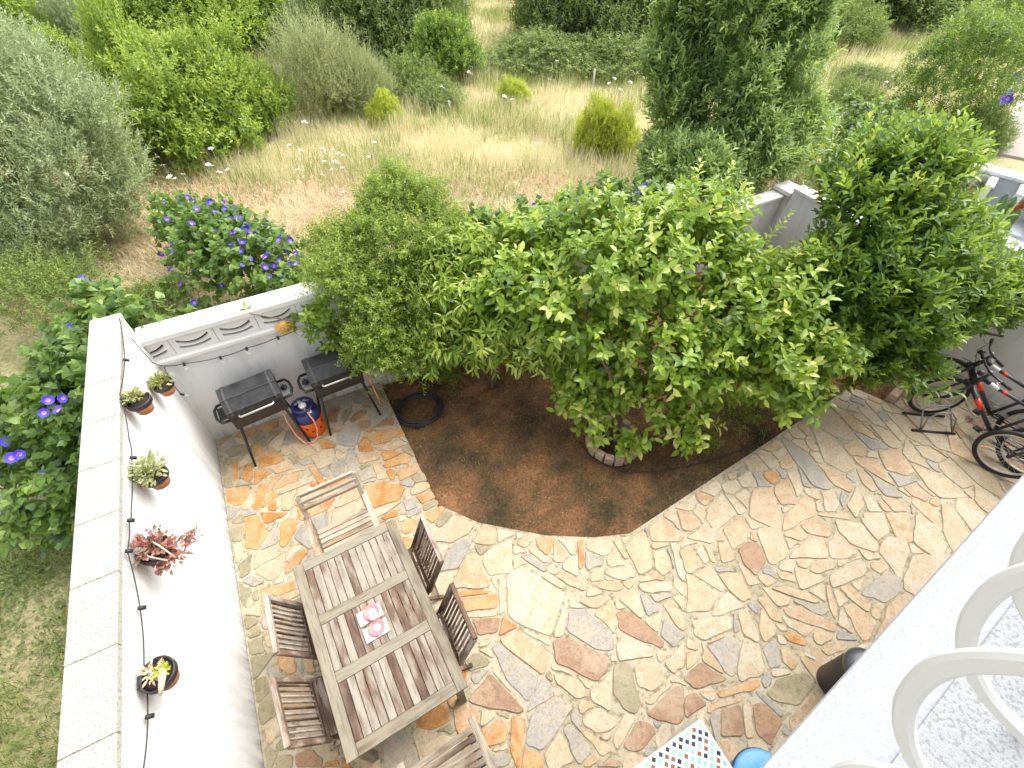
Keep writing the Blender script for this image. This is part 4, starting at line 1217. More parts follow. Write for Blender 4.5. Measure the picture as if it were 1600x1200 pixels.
o = m.build('gas_hose', MAT['hose_orange']); o.location = (1.115, -.385, 0); tag(o, 'salmon pink gas hose looping from the orange bottle to the left barbecue', 'hose')
m = MB(); m.tube([(1.915, -.36, .70), (1.955, -.42, .5), (1.975, -.50, .25), (1.97, -.47, .03), (1.99, -.38, .02), (1.96, -.30, .3), (1.94, -.26, .6)], .007, 6)
o = m.build('gas_hose', MAT['hose_orange']); tag(o, 'pale hose hanging beside the right barbecue at the edge of the bed', 'hose')

# ------------------------------------------------------------------ wall ornament
c = at_y(444, 511, -.05); sun_o = empty('sun_ornament', (c[0], -.05, c[2])); tag(sun_o, 'yellow ceramic smiling sun hanging on the back wall', 'ornament')
RY = Matrix.Rotation(PI / 2, 3, 'X')
m = MB(); m.lathe([(.075, 0), (.075, .012), (.055, .024), (.02, .03)], (0, 0, 0), 28, RY); m.build('disc', MAT['sun_yellow'], sun_o)
for k in range(16):
    a = 2 * PI * k / 16; e = Vector((math.cos(a), 0, math.sin(a))); t = Vector((-math.sin(a), 0, math.cos(a)))
    m = MB(); b0 = e * .072; L = .036 if k % 2 else .028
    m.add([b0 + t * .014, b0 - t * .014, b0 + e * L, b0 + t * .014 + Vector((0, -.014, 0)), b0 - t * .014 + Vector((0, -.014, 0)), b0 + e * L + Vector((0, -.008, 0))], [(0, 1, 2), (3, 5, 4), (0, 3, 4, 1), (1, 4, 5, 2), (2, 5, 3, 0)]); m.build('ray', MAT['sun_yellow'], sun_o)
m = MB()
for s in (-1, 1): m.tube([(s * .028 + d, -.028, .018 + (.006 if abs(d) < .005 else 0)) for d in (-.012, 0, .012)], .004, 6)
m.tube([(-.03, -.028, -.018), (-.015, -.031, -.028), (0, -.032, -.031), (.015, -.031, -.028), (.03, -.028, -.018)], .004, 6); m.tube([(0, -.03, .012), (.003, -.036, -.006), (-.003, -.033, -.009)], .004, 6)
m.build('face', MAT['sun_dark'], sun_o)


# ------------------------------------------------------------------ string lights
def cable_run(name, label, pts, bulbs, nrm):
    r = empty(name, pts[0]); tag(r, label, 'string lights', 'festoon lights along the walls'); l = Vector(pts[0])
    P = [Vector(p) - l for p in pts]; out = []
    for i in range(len(P) - 1):
        for k in range(5): out.append(P[i].lerp(P[i + 1], k / 5) + Vector((0, 0, -.012 * math.sin(PI * k / 5))))
    out.append(P[-1])
    m = MB(); m.tube(out, .0042, 6); m.build('cable', MAT['cable'], r)
    for p in bulbs:
        p = Vector(p) - l; d = (Vector(nrm) * .8 + Vector((0, 0, -.75))).normalized(); q = d.to_track_quat('Z', 'Y').to_matrix()
        m = MB(); m.lathe([(.011, -.012), (.014, 0), (.013, .028), (.006, .03)], p, 10, q); so_ = m.build('socket', MAT['cable'], r)
        m = MB(); m.lathe([(.008, .030), (.019, .045), (.022, .060), (.017, .076), (.005, .083)], p, 12, q); b = m.build('bulb', MAT['bulb'], r)


g = bpy.data.materials.new('clear_bulb_glass'); g.use_nodes = True; t = g.node_tree; pb = t.nodes['Principled BSDF']
pb.inputs['Transmission Weight'].default_value = .9; pb.inputs['Roughness'].default_value = .05; pb.inputs['IOR'].default_value = 1.1; pb.inputs['Base Color'].default_value = (.9, .9, .9, 1); MAT['bulb'] = g
pts = [(186, 497), (189, 511), (195, 562), (187, 616), (190, 623), (202, 687), (206, 715), (205, 800), (202, 813), (199, 861), (219, 950), (225, 1036), (231, 1120), (222, 1215), (226, 1300)]
cable_run('string_lights', 'black cable of festoon bulbs running down along the left white wall', [at_x(u, v, .022) for u, v in pts], [at_x(u, v, .026) for u, v in ((195, 562), (190, 623), (206, 715), (202, 813), (199, 861), (219, 950), (231, 1120))], (1, 0, 0))
pts = [(204, 527), (243, 566), (256, 572), (287, 568), (344, 558), (385, 544), (434, 527), (470, 512)]
cable_run('string_lights', 'black cable of festoon bulbs hung below the vent blocks on the back wall', [at_x(204, 527, .022), at_x(238, 566, .022)] + [at_y(u, v, -.03) for u, v in pts[2:]], [at_y(u, v, -.035) for u, v in ((287, 568), (344, 558), (385, 544), (434, 527))], (0, -1, 0))
pts = [at_x(256, 572, .05), at_x(260, 584, .05), at_x(272, 603, .05), at_x(283, 616, .05)]
cable_run('string_lights', 'short black cable end with a plug hanging in the wall corner', pts, [pts[-1], pts[1]], (1, 0, 0))

# ------------------------------------------------------------------ hanging pots
def wall_pot(px, x, label, rad, z=None, tilt=0.0):
    c = at_x(*px, x); r = empty('wall_pot', c); tag(r, label, 'flower pot', 'terracotta pots hung on the left wall')
    R = Matrix.Rotation(tilt, 3, 'Y')
    m = MB(); m.lathe([(rad * .62, -rad * 1.35), (rad * .66, -rad * 1.33), (rad * .9, -rad * .2)], seg=24, rot=R); m.build('pot', MAT['terracotta'], r)
    m = MB(); m.lathe([(rad * .86, -rad * .35), (rad * 1.03, -rad * .33), (rad * 1.05, rad * .15), (rad * .95, rad * .17), (rad * .9, -rad * .1)], seg=24, rot=R); m.build('rim', MAT['rim_black'], r)
    m = MB(); m.lathe([(rad * .3, -rad * .1), (rad * .93, -rad * .06), (rad * .5, rad * .02)], seg=18, rot=R); m.build('soil', MAT['pot_soil'], r)
    m = MB(); m.tube([(-.10, -.03, .0), (-rad * .9, -.03, .02), (-rad * .9, .03, .02), (-.10, .03, .0)], .005, 6); m.build('bracket', MAT['cable'], r)
    return r, np.array(c)


def succulent(root, c, rad, n, L, wr, mat, rng, height=1.0, name='succulent'):
    k = n; d = rand_dirs(rng, k); d[:, 2] = np.abs(d[:, 2]) * height + .1
    rr = rad * rng.random((k, 1)) ** .5
    P = c + d * np.array([1, 1, .75]) * rr; D = unit(d + rng.normal(size=(k, 3)) * .45); Nn = unit(rng.normal(size=(k, 3)) * .4 + np.array([0, 0, 1]))
    o = link(name, leaf_mesh(name, mat, P - np.array(root.location), D, Nn, L * (.7 + .6 * rng.random(k)), L * wr, .45 + .25 * rng.normal(size=k), T8), root); o['kind'] = 'stuff'; return o


rg = np.random.default_rng(3)
r, c = wall_pot((254, 600), .105, 'terracotta wall pot of yellow-green succulents nearest the wall corner', .088); succulent(r, c + np.array([-.01, .0, .02]), .085, 90, .05, .45, MAT['lf_succ'], rg)
r, c = wall_pot((216, 626), .105, 'terracotta wall pot of sparse yellow succulents, second from the corner', .09); succulent(r, c + np.array([-.02, .02, .02]), .07, 80, .045, .45, MAT['lf_succ'], rg)
r, c = wall_pot((240, 742), .105, 'terracotta wall pot of dense pale green jade-like succulents', .092); succulent(r, c + np.array([-.01, .0, .03]), .125, 230, .05, .45, MAT['lf_pale'], rg, 1.2)
r, c = wall_pot((240, 858), .105, 'terracotta wall pot overflowing with trailing red succulents', .10)
succulent(r, c + np.array([0, .0, .02]), .12, 110, .05, .5, MAT['lf_red'], rg); succulent(r, c + np.array([.08, -.05, -.06]), .13, 170, .05, .5, MAT['lf_red'], rg, .4, 'trailing_succulent')
for (a, b, cc_) in (((.02, .02, .05), (.07, -.05, .09), (.12, -.12, -.02)), ((-.02, .05, .05), (.08, .08, .10), (.17, .03, 0)), ((-.04, -.02, .05), (.0, -.09, .07), (.08, -.13, .0)), ((.03, .04, .05), (.13, .03, .06), (.24, -.01, -.02)), ((.24, -.01, -.02), (.27, .0, .03), (.285, .03, .10))):
    m = MB(); m.tube([a, b, cc_], .006, 6); m.build('stem', MAT['stem'], r)
succulent(r, c + np.array([.25, -.01, -.01]), .035, 22, .03, .5, MAT['lf_red'], rg)
r, c = wall_pot((246, 1054), .105, 'terracotta wall pot with a single pale withered plant over dark soil', .092)
m = MB(); m.tube([(.03, .02, .02), (.05, -.03, .05), (.03, -.09, .03), (.01, -.12, .0)], [.016, .02, .016, .008], 8); m.build('withered_stem', MAT['stem'], r)
succulent(r, c + np.array([.04, -.01, .03]), .03, 26, .035, .5, MAT['lf_yellow'], rg); succulent(r, c + np.array([-.02, .03, .0]), .05, 40, .04, .4, MAT['lf_litter'], rg, .5, 'withered_leaves')

# ------------------------------------------------------------------ things in the bed
hz = empty('garden_hose', (2.62, -.62, -.03)); tag(hz, 'coiled black garden hose lying on the soil beside the right barbecue', 'garden hose')
m = MB(); pts = []
for i in range(220):
    a = i / 220 * 2 * PI * 5.3; rr = .25 + .02 * math.sin(i * .19) + .012 * math.sin(i * .05)
    pts.append((rr * 1.1 * math.cos(a) + .01 * math.sin(a * .37), rr * math.sin(a), .02 + .008 * (i / 44) + .01 * math.sin(a * .5)))
m.tube(pts, .0125, 7); m.build('coil', MAT['black'], hz)
c = at(655, 640, 0); hz.location = (c[0], c[1], -.03)
RINGC = at(958, 688, .02)
ring = empty('brick_ring', (RINGC[0], RINGC[1], -.04)); tag(ring, 'round edging of tan bricks set in the soil around the lemon tree', 'tree ring')
nb = 16; RR = .30
for k in range(nb):
    a = 2 * PI * k / nb; R = Matrix.Rotation(a + random.uniform(-.05, .05), 3, 'Z') @ Matrix.Rotation(random.uniform(-.06, .06), 3, 'Y')
    m = MB(); m.box((0, 0, 0), (.075, .105, .15), R, 0, .008); m.build('brick', MAT['brick_tan'], ring, (RR * math.cos(a), RR * math.sin(a), .065 + random.uniform(-.008, .008)))
dp = [at(u, v, -.02) for u, v in ((905, 690), (920, 712), (945, 726), (975, 735), (1010, 737), (1050, 733), (1100, 722), (1170, 700), (1240, 670))]
m = MB(); m.tube([(p[0], p[1], -.012) for p in dp], .008, 6); o = m.build('drip_hose', MAT['cable']); tag(o, 'thin black drip hose curving over the soil past the brick ring', 'hose')

# ------------------------------------------------------------------ under the balcony: bin, tiled table, tub
c = at(1302, 1085, 0); bn = empty('bin', (c[0] + .07, c[1] + .06, 0)); tag(bn, 'round black bin with a domed lid half hidden by the balcony ledge', 'bin')
m = MB(); m.lathe([(.135, .008), (.145, .02), (.158, .50), (.156, .505)], seg=30); m.build('body', MAT['bin'], bn)
m = MB(); m.lathe([(.163, .506), (.165, .54), (.15, .57), (.09, .59), (.02, .595)], seg=30); m.build('lid', MAT['binlid'], bn)
m = MB(); m.tube([(.10, -.14, .51), (.10, -.19, .53), (-.10, -.19, .53), (-.10, -.14, .51)], .008, 6); m.build('hinge_bar', MAT['bin'], bn)
c = at(1265, 1027, .005); m = MB(); R = Matrix.Rotation(.6, 3, 'Z'); m.box((0, 0, 0), (.012, .085, .012), R, 0, .003); o = m.build('cigarette', MAT['white_paint']); o.location = (c[0], c[1], .021); tag(o, 'tiny white cigarette stub on the paving by the black bin', 'cigarette')

mt = empty('mosaic_table', (2.74, -5.325, 0)); tag(mt, 'square side table topped with white and coloured diamond mosaic', 'table')
m = MB(); m.box((0, 0, .715), (.70, .70, .05), None, 0, .006); m.build('top', MAT['white_paint'], mt)
m = MB()
TC5 = [(.02, .025, .16), (.28, .09, .05), (.30, .52, .42), (.02, .02, .02), (.62, .60, .38)]
tm = [simple('mosaic_tile_%s' % n, c_, .3) for n, c_ in zip(('navy', 'rust', 'mint', 'black', 'cream'), TC5)]
st = .0305; nn_ = 22
for i in range(nn_):
    for j in range(nn_):
        x, y = (i - nn_ / 2 + .5) * st, (j - nn_ / 2 + .5) * st
        if (i + j) % 2: continue
        k = [(2, 2, 0), (1, 2, 3), (2, 0, 2), (3, 2, 1)][(i // 2 + j // 2) % 4][(i + j // 3) % 3] if random.random() < .8 else random.choice([0, 1, 2, 3]); h = .021 if k == 2 else .019
        m.add([(x - h, y, .7405), (x, y - h, .7405), (x + h, y, .7405), (x, y + h, .7405), (x - h * .9, y, .743), (x, y - h * .9, .743), (x + h * .9, y, .743), (x, y + h * .9, .743)], [(4, 5, 6, 7), (0, 1, 5, 4), (1, 2, 6, 5), (2, 3, 7, 6), (3, 0, 4, 7)], k)
for j in range(nn_):
    for z in (.703, .727):
        y = (j - nn_ / 2 + .5) * st * 1.02
        k = (j * 3 + int(z * 100)) % 5
        for ax in (0, 1):
            pts = [(y - .007, z), (y, z - .008), (y + .007, z), (y, z + .008)]
            if ax == 0: m.add([(a_, .3515, b_) for a_, b_ in pts], [(0, 1, 2, 3)], k)
            else: m.add([(.3515, a_, b_) for a_, b_ in pts], [(0, 1, 2, 3)], k)
o = m.build('mosaic_tiles', tm, mt); o['kind'] = 'stuff'
for sx in (-1, 1):
    for sy in (-1, 1):
        m = MB(); m.box((sx * .29, sy * .29, .345), (.045, .045, .69), None, 0, .004); m.build('leg', MAT['black'], mt)
c = at(1186, 1224, .45); tub = empty('tub', (c[0] + .02, c[1] - .02, 0)); tag(tub, 'light blue rounded plastic tub beside the mosaic table', 'tub')
m = MB(); m.lathe([(.15, .01), (.17, .03), (.20, .44), (.212, .445), (.212, .465), (.19, .475), (.10, .482)], seg=32); m.build('body', MAT['pavement_blue'], tub)
m = MB(); m.tube([(.214 * math.cos(a), .214 * math.sin(a), .438) for a in np.linspace(0, 2 * PI, 30, endpoint=False)], .008, 6, True); m.build('rim', MAT['black'], tub)


# ------------------------------------------------------------------ bicycles and rack
def wheel(root, c, fwd, lean=(0, 0, 1), rad=.325):
    """tyre, rim and spokes in the plane of fwd and lean"""
    c = Vector(c); f = Vector(fwd).normalized(); u = Vector(lean); u = (u - f * u.dot(f)).normalized(); a = f.cross(u)
    l = Vector(root.location)
    def circ(r, n=40, off=0): return [c + f * (r * math.cos(2 * PI * k / n)) + u * (r * math.sin(2 * PI * k / n)) + a * off - l for k in range(n)]
    m = MB(); m.tube(circ(rad - .024), .025, 8, True); w_ = m.build('wheel', MAT['tyre'], root)
    def sub(mb, name, mat): o = mb.build(name, mat, w_); return o
    m = MB(); m.tube(circ(rad - .056, 40, .006), .010, 6, True); m.tube(circ(rad - .056, 40, -.006), .010, 6, True); sub(m, 'rim', MAT['rim_tan'])
    m = MB()
    for k in range(24):
        t = 2 * PI * k / 24; e = c + f * ((rad - .06) * math.cos(t)) + u * ((rad - .06) * math.sin(t)) - l
        t2 = t + (.5 if k % 2 else -.5); h = c + f * (.02 * math.cos(t2)) + u * (.02 * math.sin(t2)) + a * (.03 if k % 4 < 2 else -.03) - l
        m.tube([h, e], .0017, 4, cap=False)
    sub(m, 'spokes', MAT['steel'])
    m = MB(); m.tube([c - a * .055 - l, c + a * .055 - l], .022, 10); sub(m, 'hub', MAT['black'])
    m = MB(); m.bar(c + f * .18 - u * .05 + a * .008 - l, c + f * .24 - u * .09 + a * .008 - l, .022, .01); sub(m, 'reflector', MAT['bike_orange'])
    return w_


def bicycle(fh, axis, steer, lean, label, red=True):
    """fh: front hub; axis: unit heading on the ground; steer: heading of the front wheel"""
    r = empty('bicycle', (fh[0], fh[1], 0)); tag(r, label, 'bicycle', 'bicycles parked by the right wall'); l = Vector(r.location)
    f = Vector((axis[0], axis[1], 0)).normalized(); u = Vector(lean).normalized(); s = f.cross(u)
    fh = Vector(fh)
    P = lambda back, up, side=0: fh - f * back + u * up + s * side - l       # offsets from the front hub
    fr = MAT['bike_black']
    wheel(r, fh, (steer[0], steer[1], 0), lean); wheel(r, fh - f * 1.06, f, lean)
    head0, head1 = P(.135, .30), P(.20, .50); bb = P(.64, -.045); st_ = P(.80, .43); seatp = P(.84, .56); rh = P(1.06, 0)
    m = MB(); m.tube([head0, head1], .024, 10); m.build('head_tube', fr, r)
    m = MB(); m.tube([head0.lerp(head1, .15), bb], [.027, .024], 10); dt = m.build('down_tube', fr, r)
    a0 = head0.lerp(head1, .15)
    m = MB(); m.tube([a0.lerp(bb, .30), a0.lerp(bb, .52)], .0285, 10); m.build('decal', MAT['bike_red'], dt)
    m = MB(); m.tube([head0.lerp(head1, .8), st_], [.022, .018], 10); tt_ = m.build('top_tube', fr, r)
    b0 = head0.lerp(head1, .8)
    m = MB(); m.tube([b0.lerp(st_, .14), b0.lerp(st_, .30)], .0245, 10); m.build('decal', MAT['bike_white'], tt_)
    m = MB(); m.tube([b0.lerp(st_, .36), b0.lerp(st_, .44)], .0235, 10); m.build('decal', MAT['bike_red'], tt_)
    m = MB(); m.tube([bb, st_], .018, 10); m.tube([st_, seatp], .013, 8); m.build('seat_tube', fr, r)
    for sd in (-1, 1):
        m = MB(); m.tube([bb + s * .03 * sd, rh + s * .06 * sd], .010, 7); m.build('chain_stay', fr, r)
        m = MB(); m.tube([st_ + s * .02 * sd, rh + s * .06 * sd], .009, 7); m.build('seat_stay', fr, r)
    w = Vector((steer[0], steer[1], 0)).normalized(); ws = w.cross(u)
    m = MB()
    for sd in (-1, 1): m.tube([fh - l + ws * .055 * sd, fh - l + ws * .055 * sd + u * .33 - f * .12, ], [.013, .018], 8)
    m.tube([fh - l + ws * .06 + u * .335 - f * .125, fh - l - ws * .06 + u * .335 - f * .125], .02, 8); m.tube([fh - l + u * .335 - f * .125, head1 + u * .05], .016, 8); m.build('fork', fr, r)
    hb = head1 + u * .10 - f * .02 + w * .06
    m = MB(); m.tube([head1 + u * .04, head1 + u * .08, hb], .018, 8); m.build('stem', MAT['grey_metal'], r)
    m = MB(); m.tube([hb - ws * .31 - w * .05 + u * .02, hb - ws * .1 + u * .01, hb, hb + ws * .1 + u * .01, hb + ws * .31 - w * .05 + u * .02], .0125, 8); hbar = m.build('handlebar', fr, r)
    for sd in (-1, 1):
        e = hb + ws * .31 * sd - w * .05 + u * .02; i_ = hb + ws * .20 * sd - w * .02 + u * .015
        m = MB(); m.tube([i_, e], .018, 9); m.build('grip', MAT['tyre'], hbar)
        m = MB(); m.tube([i_, i_ + w * .05 - u * .01, i_ + ws * .09 * sd + w * .045 - u * .015], .006, 6); m.build('brake_lever', MAT['grey_metal'], hbar)
    m = MB(); m.tube([hb + ws * .15 + w * .03, hb + w * .12 - u * .02, head1 + w * .07 - u * .10, fh - l + u * .36], .004, 5); m.build('cable', MAT['cable'], r)
    m = MB(); m.box(hb + w * .07 - u * .03, (.06, .06, .06), None, 0, .012); m.build('lamp', MAT['black'], r)
    sd_ = f.to_track_quat('Y', 'Z').to_matrix()
    m = MB()
    prof = [(-.075, -.13), (-.08, -.06), (-.03, .03), (-.02, .14), (.02, .14), (.03, .03), (.08, -.06), (.075, -.13)]
    sx = [seatp + s * a + f * b + u * .02 for a, b in prof] + [seatp + s * a * .8 + f * b * .95 + u * .06 for a, b in prof]
    m.add(sx, [tuple(range(7, -1, -1)), tuple(range(8, 16))] + [(i, (i + 1) % 8, 8 + (i + 1) % 8, 8 + i) for i in range(8)]); m.build('saddle', MAT['black'], r)
    m = MB(); m.tube([bb + s * .06 + (f * math.cos(t) + u * math.sin(t)) * .085 for t in np.linspace(0, 2 * PI, 24, endpoint=False)], .005, 5, True)
    for k in range(5): t = 2 * PI * k / 5; m.tube([bb + s * .06, bb + s * .06 + (f * math.cos(t) + u * math.sin(t)) * .085], .005, 5)
    m.build('chainring', MAT['grey_metal'], r)
    for sd in (-1, 1):
        e = bb + s * .085 * sd + (f * .6 + u * -.8).normalized() * .165 * sd
        m = MB(); m.tube([bb + s * .075 * sd, e], .010, 7); cr = m.build('crank', MAT['black'], r)
        m = MB(); m.box(e + s * .05 * sd, (.09, .09, .022), None, 0, .005); m.build('pedal', MAT['black'], cr)
    return r


ax1 = np.array([-.10, 1.0]); lean1 = (.12, .02, 1)
bicycle((8.30, -3.79, .325), ax1, (-.80, .60), (.10, .0, 1), 'black bicycle with red frame band, its front wheel held in the rack')
bicycle((8.62, -3.62, .325), (-.05, 1.0), (-.55, .83), (.16, .0, 1), 'black bicycle leaning closest to the white wall behind the red banded one')
bicycle((8.15, -4.72, .325), (-.25, .97), (-.25, .97), (.05, .0, 1), 'black bicycle cut off by the picture edge beside the balcony ledge')
rk = empty('bicycle_rack', (8.12, -3.93, 0), math.atan2(-.55, .83)); tag(rk, 'low black metal rack with curved hoops holding the front bicycle wheel', 'bicycle rack')
m = MB(); m.tube([(-.22, -.14, .02), (.30, -.14, .02)], .016, 8); m.tube([(-.22, .14, .02), (.30, .14, .02)], .016, 8); m.build('foot_bar', MAT['black'], rk)
for s in (-.06, .06):
    m = MB(); m.tube([(-.12, -.14, .02), (-.10, s * 1.2, .20), (-.02, s, .30), (.12, s, .31), (.22, s * 1.2, .22), (.26, -.14, .03)], .010, 8); m.build('hoop', MAT['grey_metal'], rk)
c0 = at_x(1514, 572, 9.0); 
m = MB(); m.tube([(8.83, -3.25, .85), (9.02, -3.72, .98)], .017, 8); o = m.build('broom_handle', MAT['black']); tag(o, 'black pole leaning against the white wall behind the bicycles', 'pole')

# ------------------------------------------------------------------ the neighbour's terrace
nt_ = MB(); nt_.prism([(9.55, -.9), (16.8, -.9 + .3), (17.2, -7), (10.1, -7)], 'z', -.24, -.045); o = nt_.build('terrace', MAT['paver_white']); o['kind'] = 'structure'
rg2 = np.random.default_rng(8)
for i in range(14):
    for j in range(10):
        x0 = 9.75 + i * .5 + (j % 2) * .2; y0 = -1.1 - j * .5
        q = to_px((x0, y0, 0))
        if q[0] > 1680 or x0 > 16.6: continue
        m = MB(); m.box((0, 0, .0), (.46, .46, .05), Matrix.Rotation(rg2.normal() * .04, 3, 'Z'), 0, .006); link('paver', m.mesh('paver', MAT['paver_white']), o, loc=(x0, y0, -.035 + rg2.random() * .006))
pv = MB(); pv.prism([tuple(at(u, v)[:2]) for u, v in ((1548, 232), (1575, 185), (1600, 140), (1720, 60), (1900, 240), (1640, 250))], 'z', -.25, -.06); o = pv.build('concrete_path', MAT['concrete']); o['kind'] = 'structure'

b0 = at(1528, 262, .75); b1 = at(1640, 300, .75)
bq = empty('masonry_planter', (13.0, -.9, 0)); tag(bq, 'white painted brick shelf unit with open bays on the neighbouring terrace', 'planter')
p0 = np.array(at(1500, 268, .72)[:2]); p1 = np.array(at(1660, 312, .72)[:2])
dv = (p1 - p0) / np.linalg.norm(p1 - p0); Lq = np.linalg.norm(p1 - p0); nv = np.array([-dv[1], dv[0]])
if nv[0] < 0: nv = -nv
bq.location = (p0[0], p0[1], 0); bq.rotation_euler = (0, 0, math.atan2(dv[1], dv[0]))
sgn = 1 if (np.array([-dv[1], dv[0]]) @ nv) > 0 else -1
m = MB(); m.box((Lq / 2, sgn * .42, .36), (Lq, .16, .72)); m.build('back', MAT['paver_white'], bq)
for k in range(int(Lq / .42)):
    m = MB(); m.box((.21 + k * .42, sgn * .42, .755), (.405, .36, .06), None, 0, .006); m.build('top_brick', MAT['paver_white'], bq)
for k in range(4):
    m = MB(); m.box((.06 + k * Lq / 3.3, sgn * .02, .34), (.10, .63, .68)); m.build('divider', MAT['paver_white'], bq)
    m = MB(); m.box((.06 + k * Lq / 3.3, sgn * .02, .70), (.14, .62, .035), None, 0, .005); m.build('divider_cap', MAT['paver_white'], bq)
m = MB(); m.box((Lq / 2, sgn * .10, .02), (Lq, .8, .05)); m.build('base', MAT['paver_white'], bq)


def terra_pot(px, z, rad, label):
    c = at(*px, z); r = empty('clay_pot', (c[0], c[1], z - rad)); tag(r, label, 'flower pot', 'clay pots in the white shelf unit')
    m = MB(); m.lathe([(rad * .65, 0), (rad * .9, rad * 1.5), (rad * 1.02, rad * 1.5), (rad * 1.04, rad * 1.85), (rad * .9, rad * 1.85), (rad * .85, rad * 1.6)], seg=22); m.build('pot', MAT['terracotta_bright'], r)
    m = MB(); m.lathe([(rad * .2, rad * 1.55), (rad * .86, rad * 1.62)], seg=16); m.build('soil', MAT['pot_soil'], r)
    succulent(r, np.array(c) + np.array([0, 0, rad * .9]), rad * .9, 50, .09, .4, MAT['lf_weed'], rg); return r


terra_pot((1524, 306), .30, .15, 'orange clay pot with a leafy plant in the first bay of the white shelf unit')
terra_pot((1590, 322), .26, .17, 'larger orange clay pot in the second bay of the white shelf unit')


def cactus(px, h, label, n, rng):
    c = at(*px, 0); r = empty('column_cactus', (c[0], c[1], -.03)); tag(r, label, 'cactus', 'column cacti on the neighbouring terrace')
    for k in range(n):
        x, y = rng.normal(size=2) * .16; hh = h * (.6 + .4 * rng.random()); lx, ly = rng.normal(size=2) * .12
        m = MB(); nseg = 8; vs = []; fs = []; R = .075
        for i in range(nseg + 1):
            t = i / nseg; rad = R * (1 if t < .85 else math.sqrt(max(0.02, 1 - ((t - .85) / .15) ** 2)))
            for a in range(12):
                q = rad * (1 if a % 2 == 0 else .62); vs.append((x + lx * t + q * math.cos(a * PI / 6), y + ly * t + q * math.sin(a * PI / 6), hh * t))
        for i in range(nseg):
            for a in range(12): fs.append((i * 12 + a, i * 12 + (a + 1) % 12, (i + 1) * 12 + (a + 1) % 12, (i + 1) * 12 + a))
        fs.append(tuple(nseg * 12 + a for a in range(12))); m.add(vs, fs); o = m.build('column', MAT['cactus'], r)
        m = MB()
        for i in range(1, nseg):
            for a in range(0, 12, 2):
                t = i / nseg; e = Vector((x + lx * t + R * math.cos(a * PI / 6), y + ly * t + R * math.sin(a * PI / 6), hh * t)); d = Vector((math.cos(a * PI / 6), math.sin(a * PI / 6), .2)) * .03
                m.add([e + Vector((0, 0, .005)), e - Vector((0, 0, .005)), e + d], [(0, 1, 2)])
        m.build('spines', MAT['stem'], o)
    return r


rg3 = np.random.default_rng(21)
cactus((1545, 385), .95, 'clump of ribbed green column cacti behind the dark green tree', 5, rg3)
cactus((1592, 420), .80, 'clump of ribbed green column cacti close to the white party wall', 4, rg3)

# ------------------------------------------------------------------ garden trees
def blob(u, v, z, r, k=.9): p = at(u, v, z); return (p[0], p[1], p[2], r, k)


def plant(name, base, label, cat, group=None): 
    r = empty(name, (base[0], base[1], base[2] if len(base) > 2 else -.05)); tag(r, label, cat, group); return r


def shoots(rng, starts, L, step, wr, n_per=12):
    """upright leafy shoots: (base point, direction, length)"""
    P = []; D = []; Nn = []; LL = []; T = []
    for (b, d, ln) in starts:
        b = np.array(b); d = unit(np.array(d, float)); s = unit(np.cross(d, [.3, .5, .1])); s2 = np.cross(d, s)
        n = int(ln / step)
        for k in range(n):
            f = k / n; a = k * 2.4
            rad = s * math.cos(a) + s2 * math.sin(a)
            P.append(b + d * ln * f + np.array([.05 * math.sin(f * 3), 0, 0])); D.append(unit(d * .55 + rad * .8)); Nn.append(d * .6 + np.array([0, 0, .5])); LL.append(L * (1 - .45 * f) * rng.uniform(.8, 1.15)); T.append(.55 + .3 * f + rng.normal() * .08)
    return np.array(P), np.array(D), np.array(Nn), np.array(LL), np.array(T)


def join(*arrs): return tuple(np.concatenate(x) for x in zip(*arrs))


rng = np.random.default_rng(101)
# lemon tree
LB = [blob(1000, 470, 1.6, .56), blob(900, 505, 1.35, .52), blob(1120, 500, 1.45, .50), blob(1200, 570, 1.05, .40), blob(800, 440, 1.5, .48), blob(920, 585, .85, .34),
      blob(1060, 590, .9, .38), blob(1040, 395, 1.9, .42), blob(930, 385, 1.85, .42), blob(1200, 470, 1.45, .36), blob(1230, 620, .65, .26), blob(950, 440, 1.7, .5), blob(1090, 540, 1.2, .42), blob(850, 385, 1.7, .36),
      blob(1120, 600, .75, .30), blob(1090, 360, 2.05, .30), blob(1020, 540, 1.2, .44), blob(1100, 440, 1.65, .40), blob(1170, 510, 1.3, .40), blob(1260, 560, 1.0, .26)]
lem = plant('lemon_tree', (RINGC[0] + .05, RINGC[1] + .12), 'lemon tree with bright yellow-green leaves growing out of the brick ring', 'tree')
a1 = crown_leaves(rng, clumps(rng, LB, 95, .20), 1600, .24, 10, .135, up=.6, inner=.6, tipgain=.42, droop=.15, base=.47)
low = [blob(935, 645, .45, .22), blob(900, 600, .65, .25), blob(980, 620, .6, .2), blob(985, 690, .28, .10), blob(905, 625, .55, .2), blob(1062, 690, .38, .13), blob(1085, 660, .5, .16), blob(925, 690, .2, .09), blob(1040, 640, .6, .16)]
a2 = crown_leaves(rng, low, 200, .16, 7, .135, up=.5, inner=.3, tipgain=.35, base=.62)
top_sh = [(at(1070, 330, 2.3), (.1, .1, 1), .55), (at(1110, 320, 2.2), (.35, .1, .9), .5), (at(1190, 380, 1.9), (.5, -.1, .8), .45), (at(1250, 400, 1.8), (.8, -.2, .5), .5), (at(1000, 340, 2.2), (-.1, .1, 1), .35), (at(885, 330, 1.95), (0, 0.1, 1), .4), (at(1300, 590, .8), (.8, -.3, .2), .25), (at(1040, 340, 2.2), (0, .2, 1), .35), (at(1150, 350, 2.0), (.3, .2, 1), .4)]
for q in surface_pts(rng, LB, 46, (-.1, -.2, 1.3), 1.0): top_sh.append((q, (rng.normal() * .3, -.1 + rng.normal() * .3, 1), .22 + .22 * rng.random()))
a3 = shoots(rng, top_sh, .115, .022, .5)
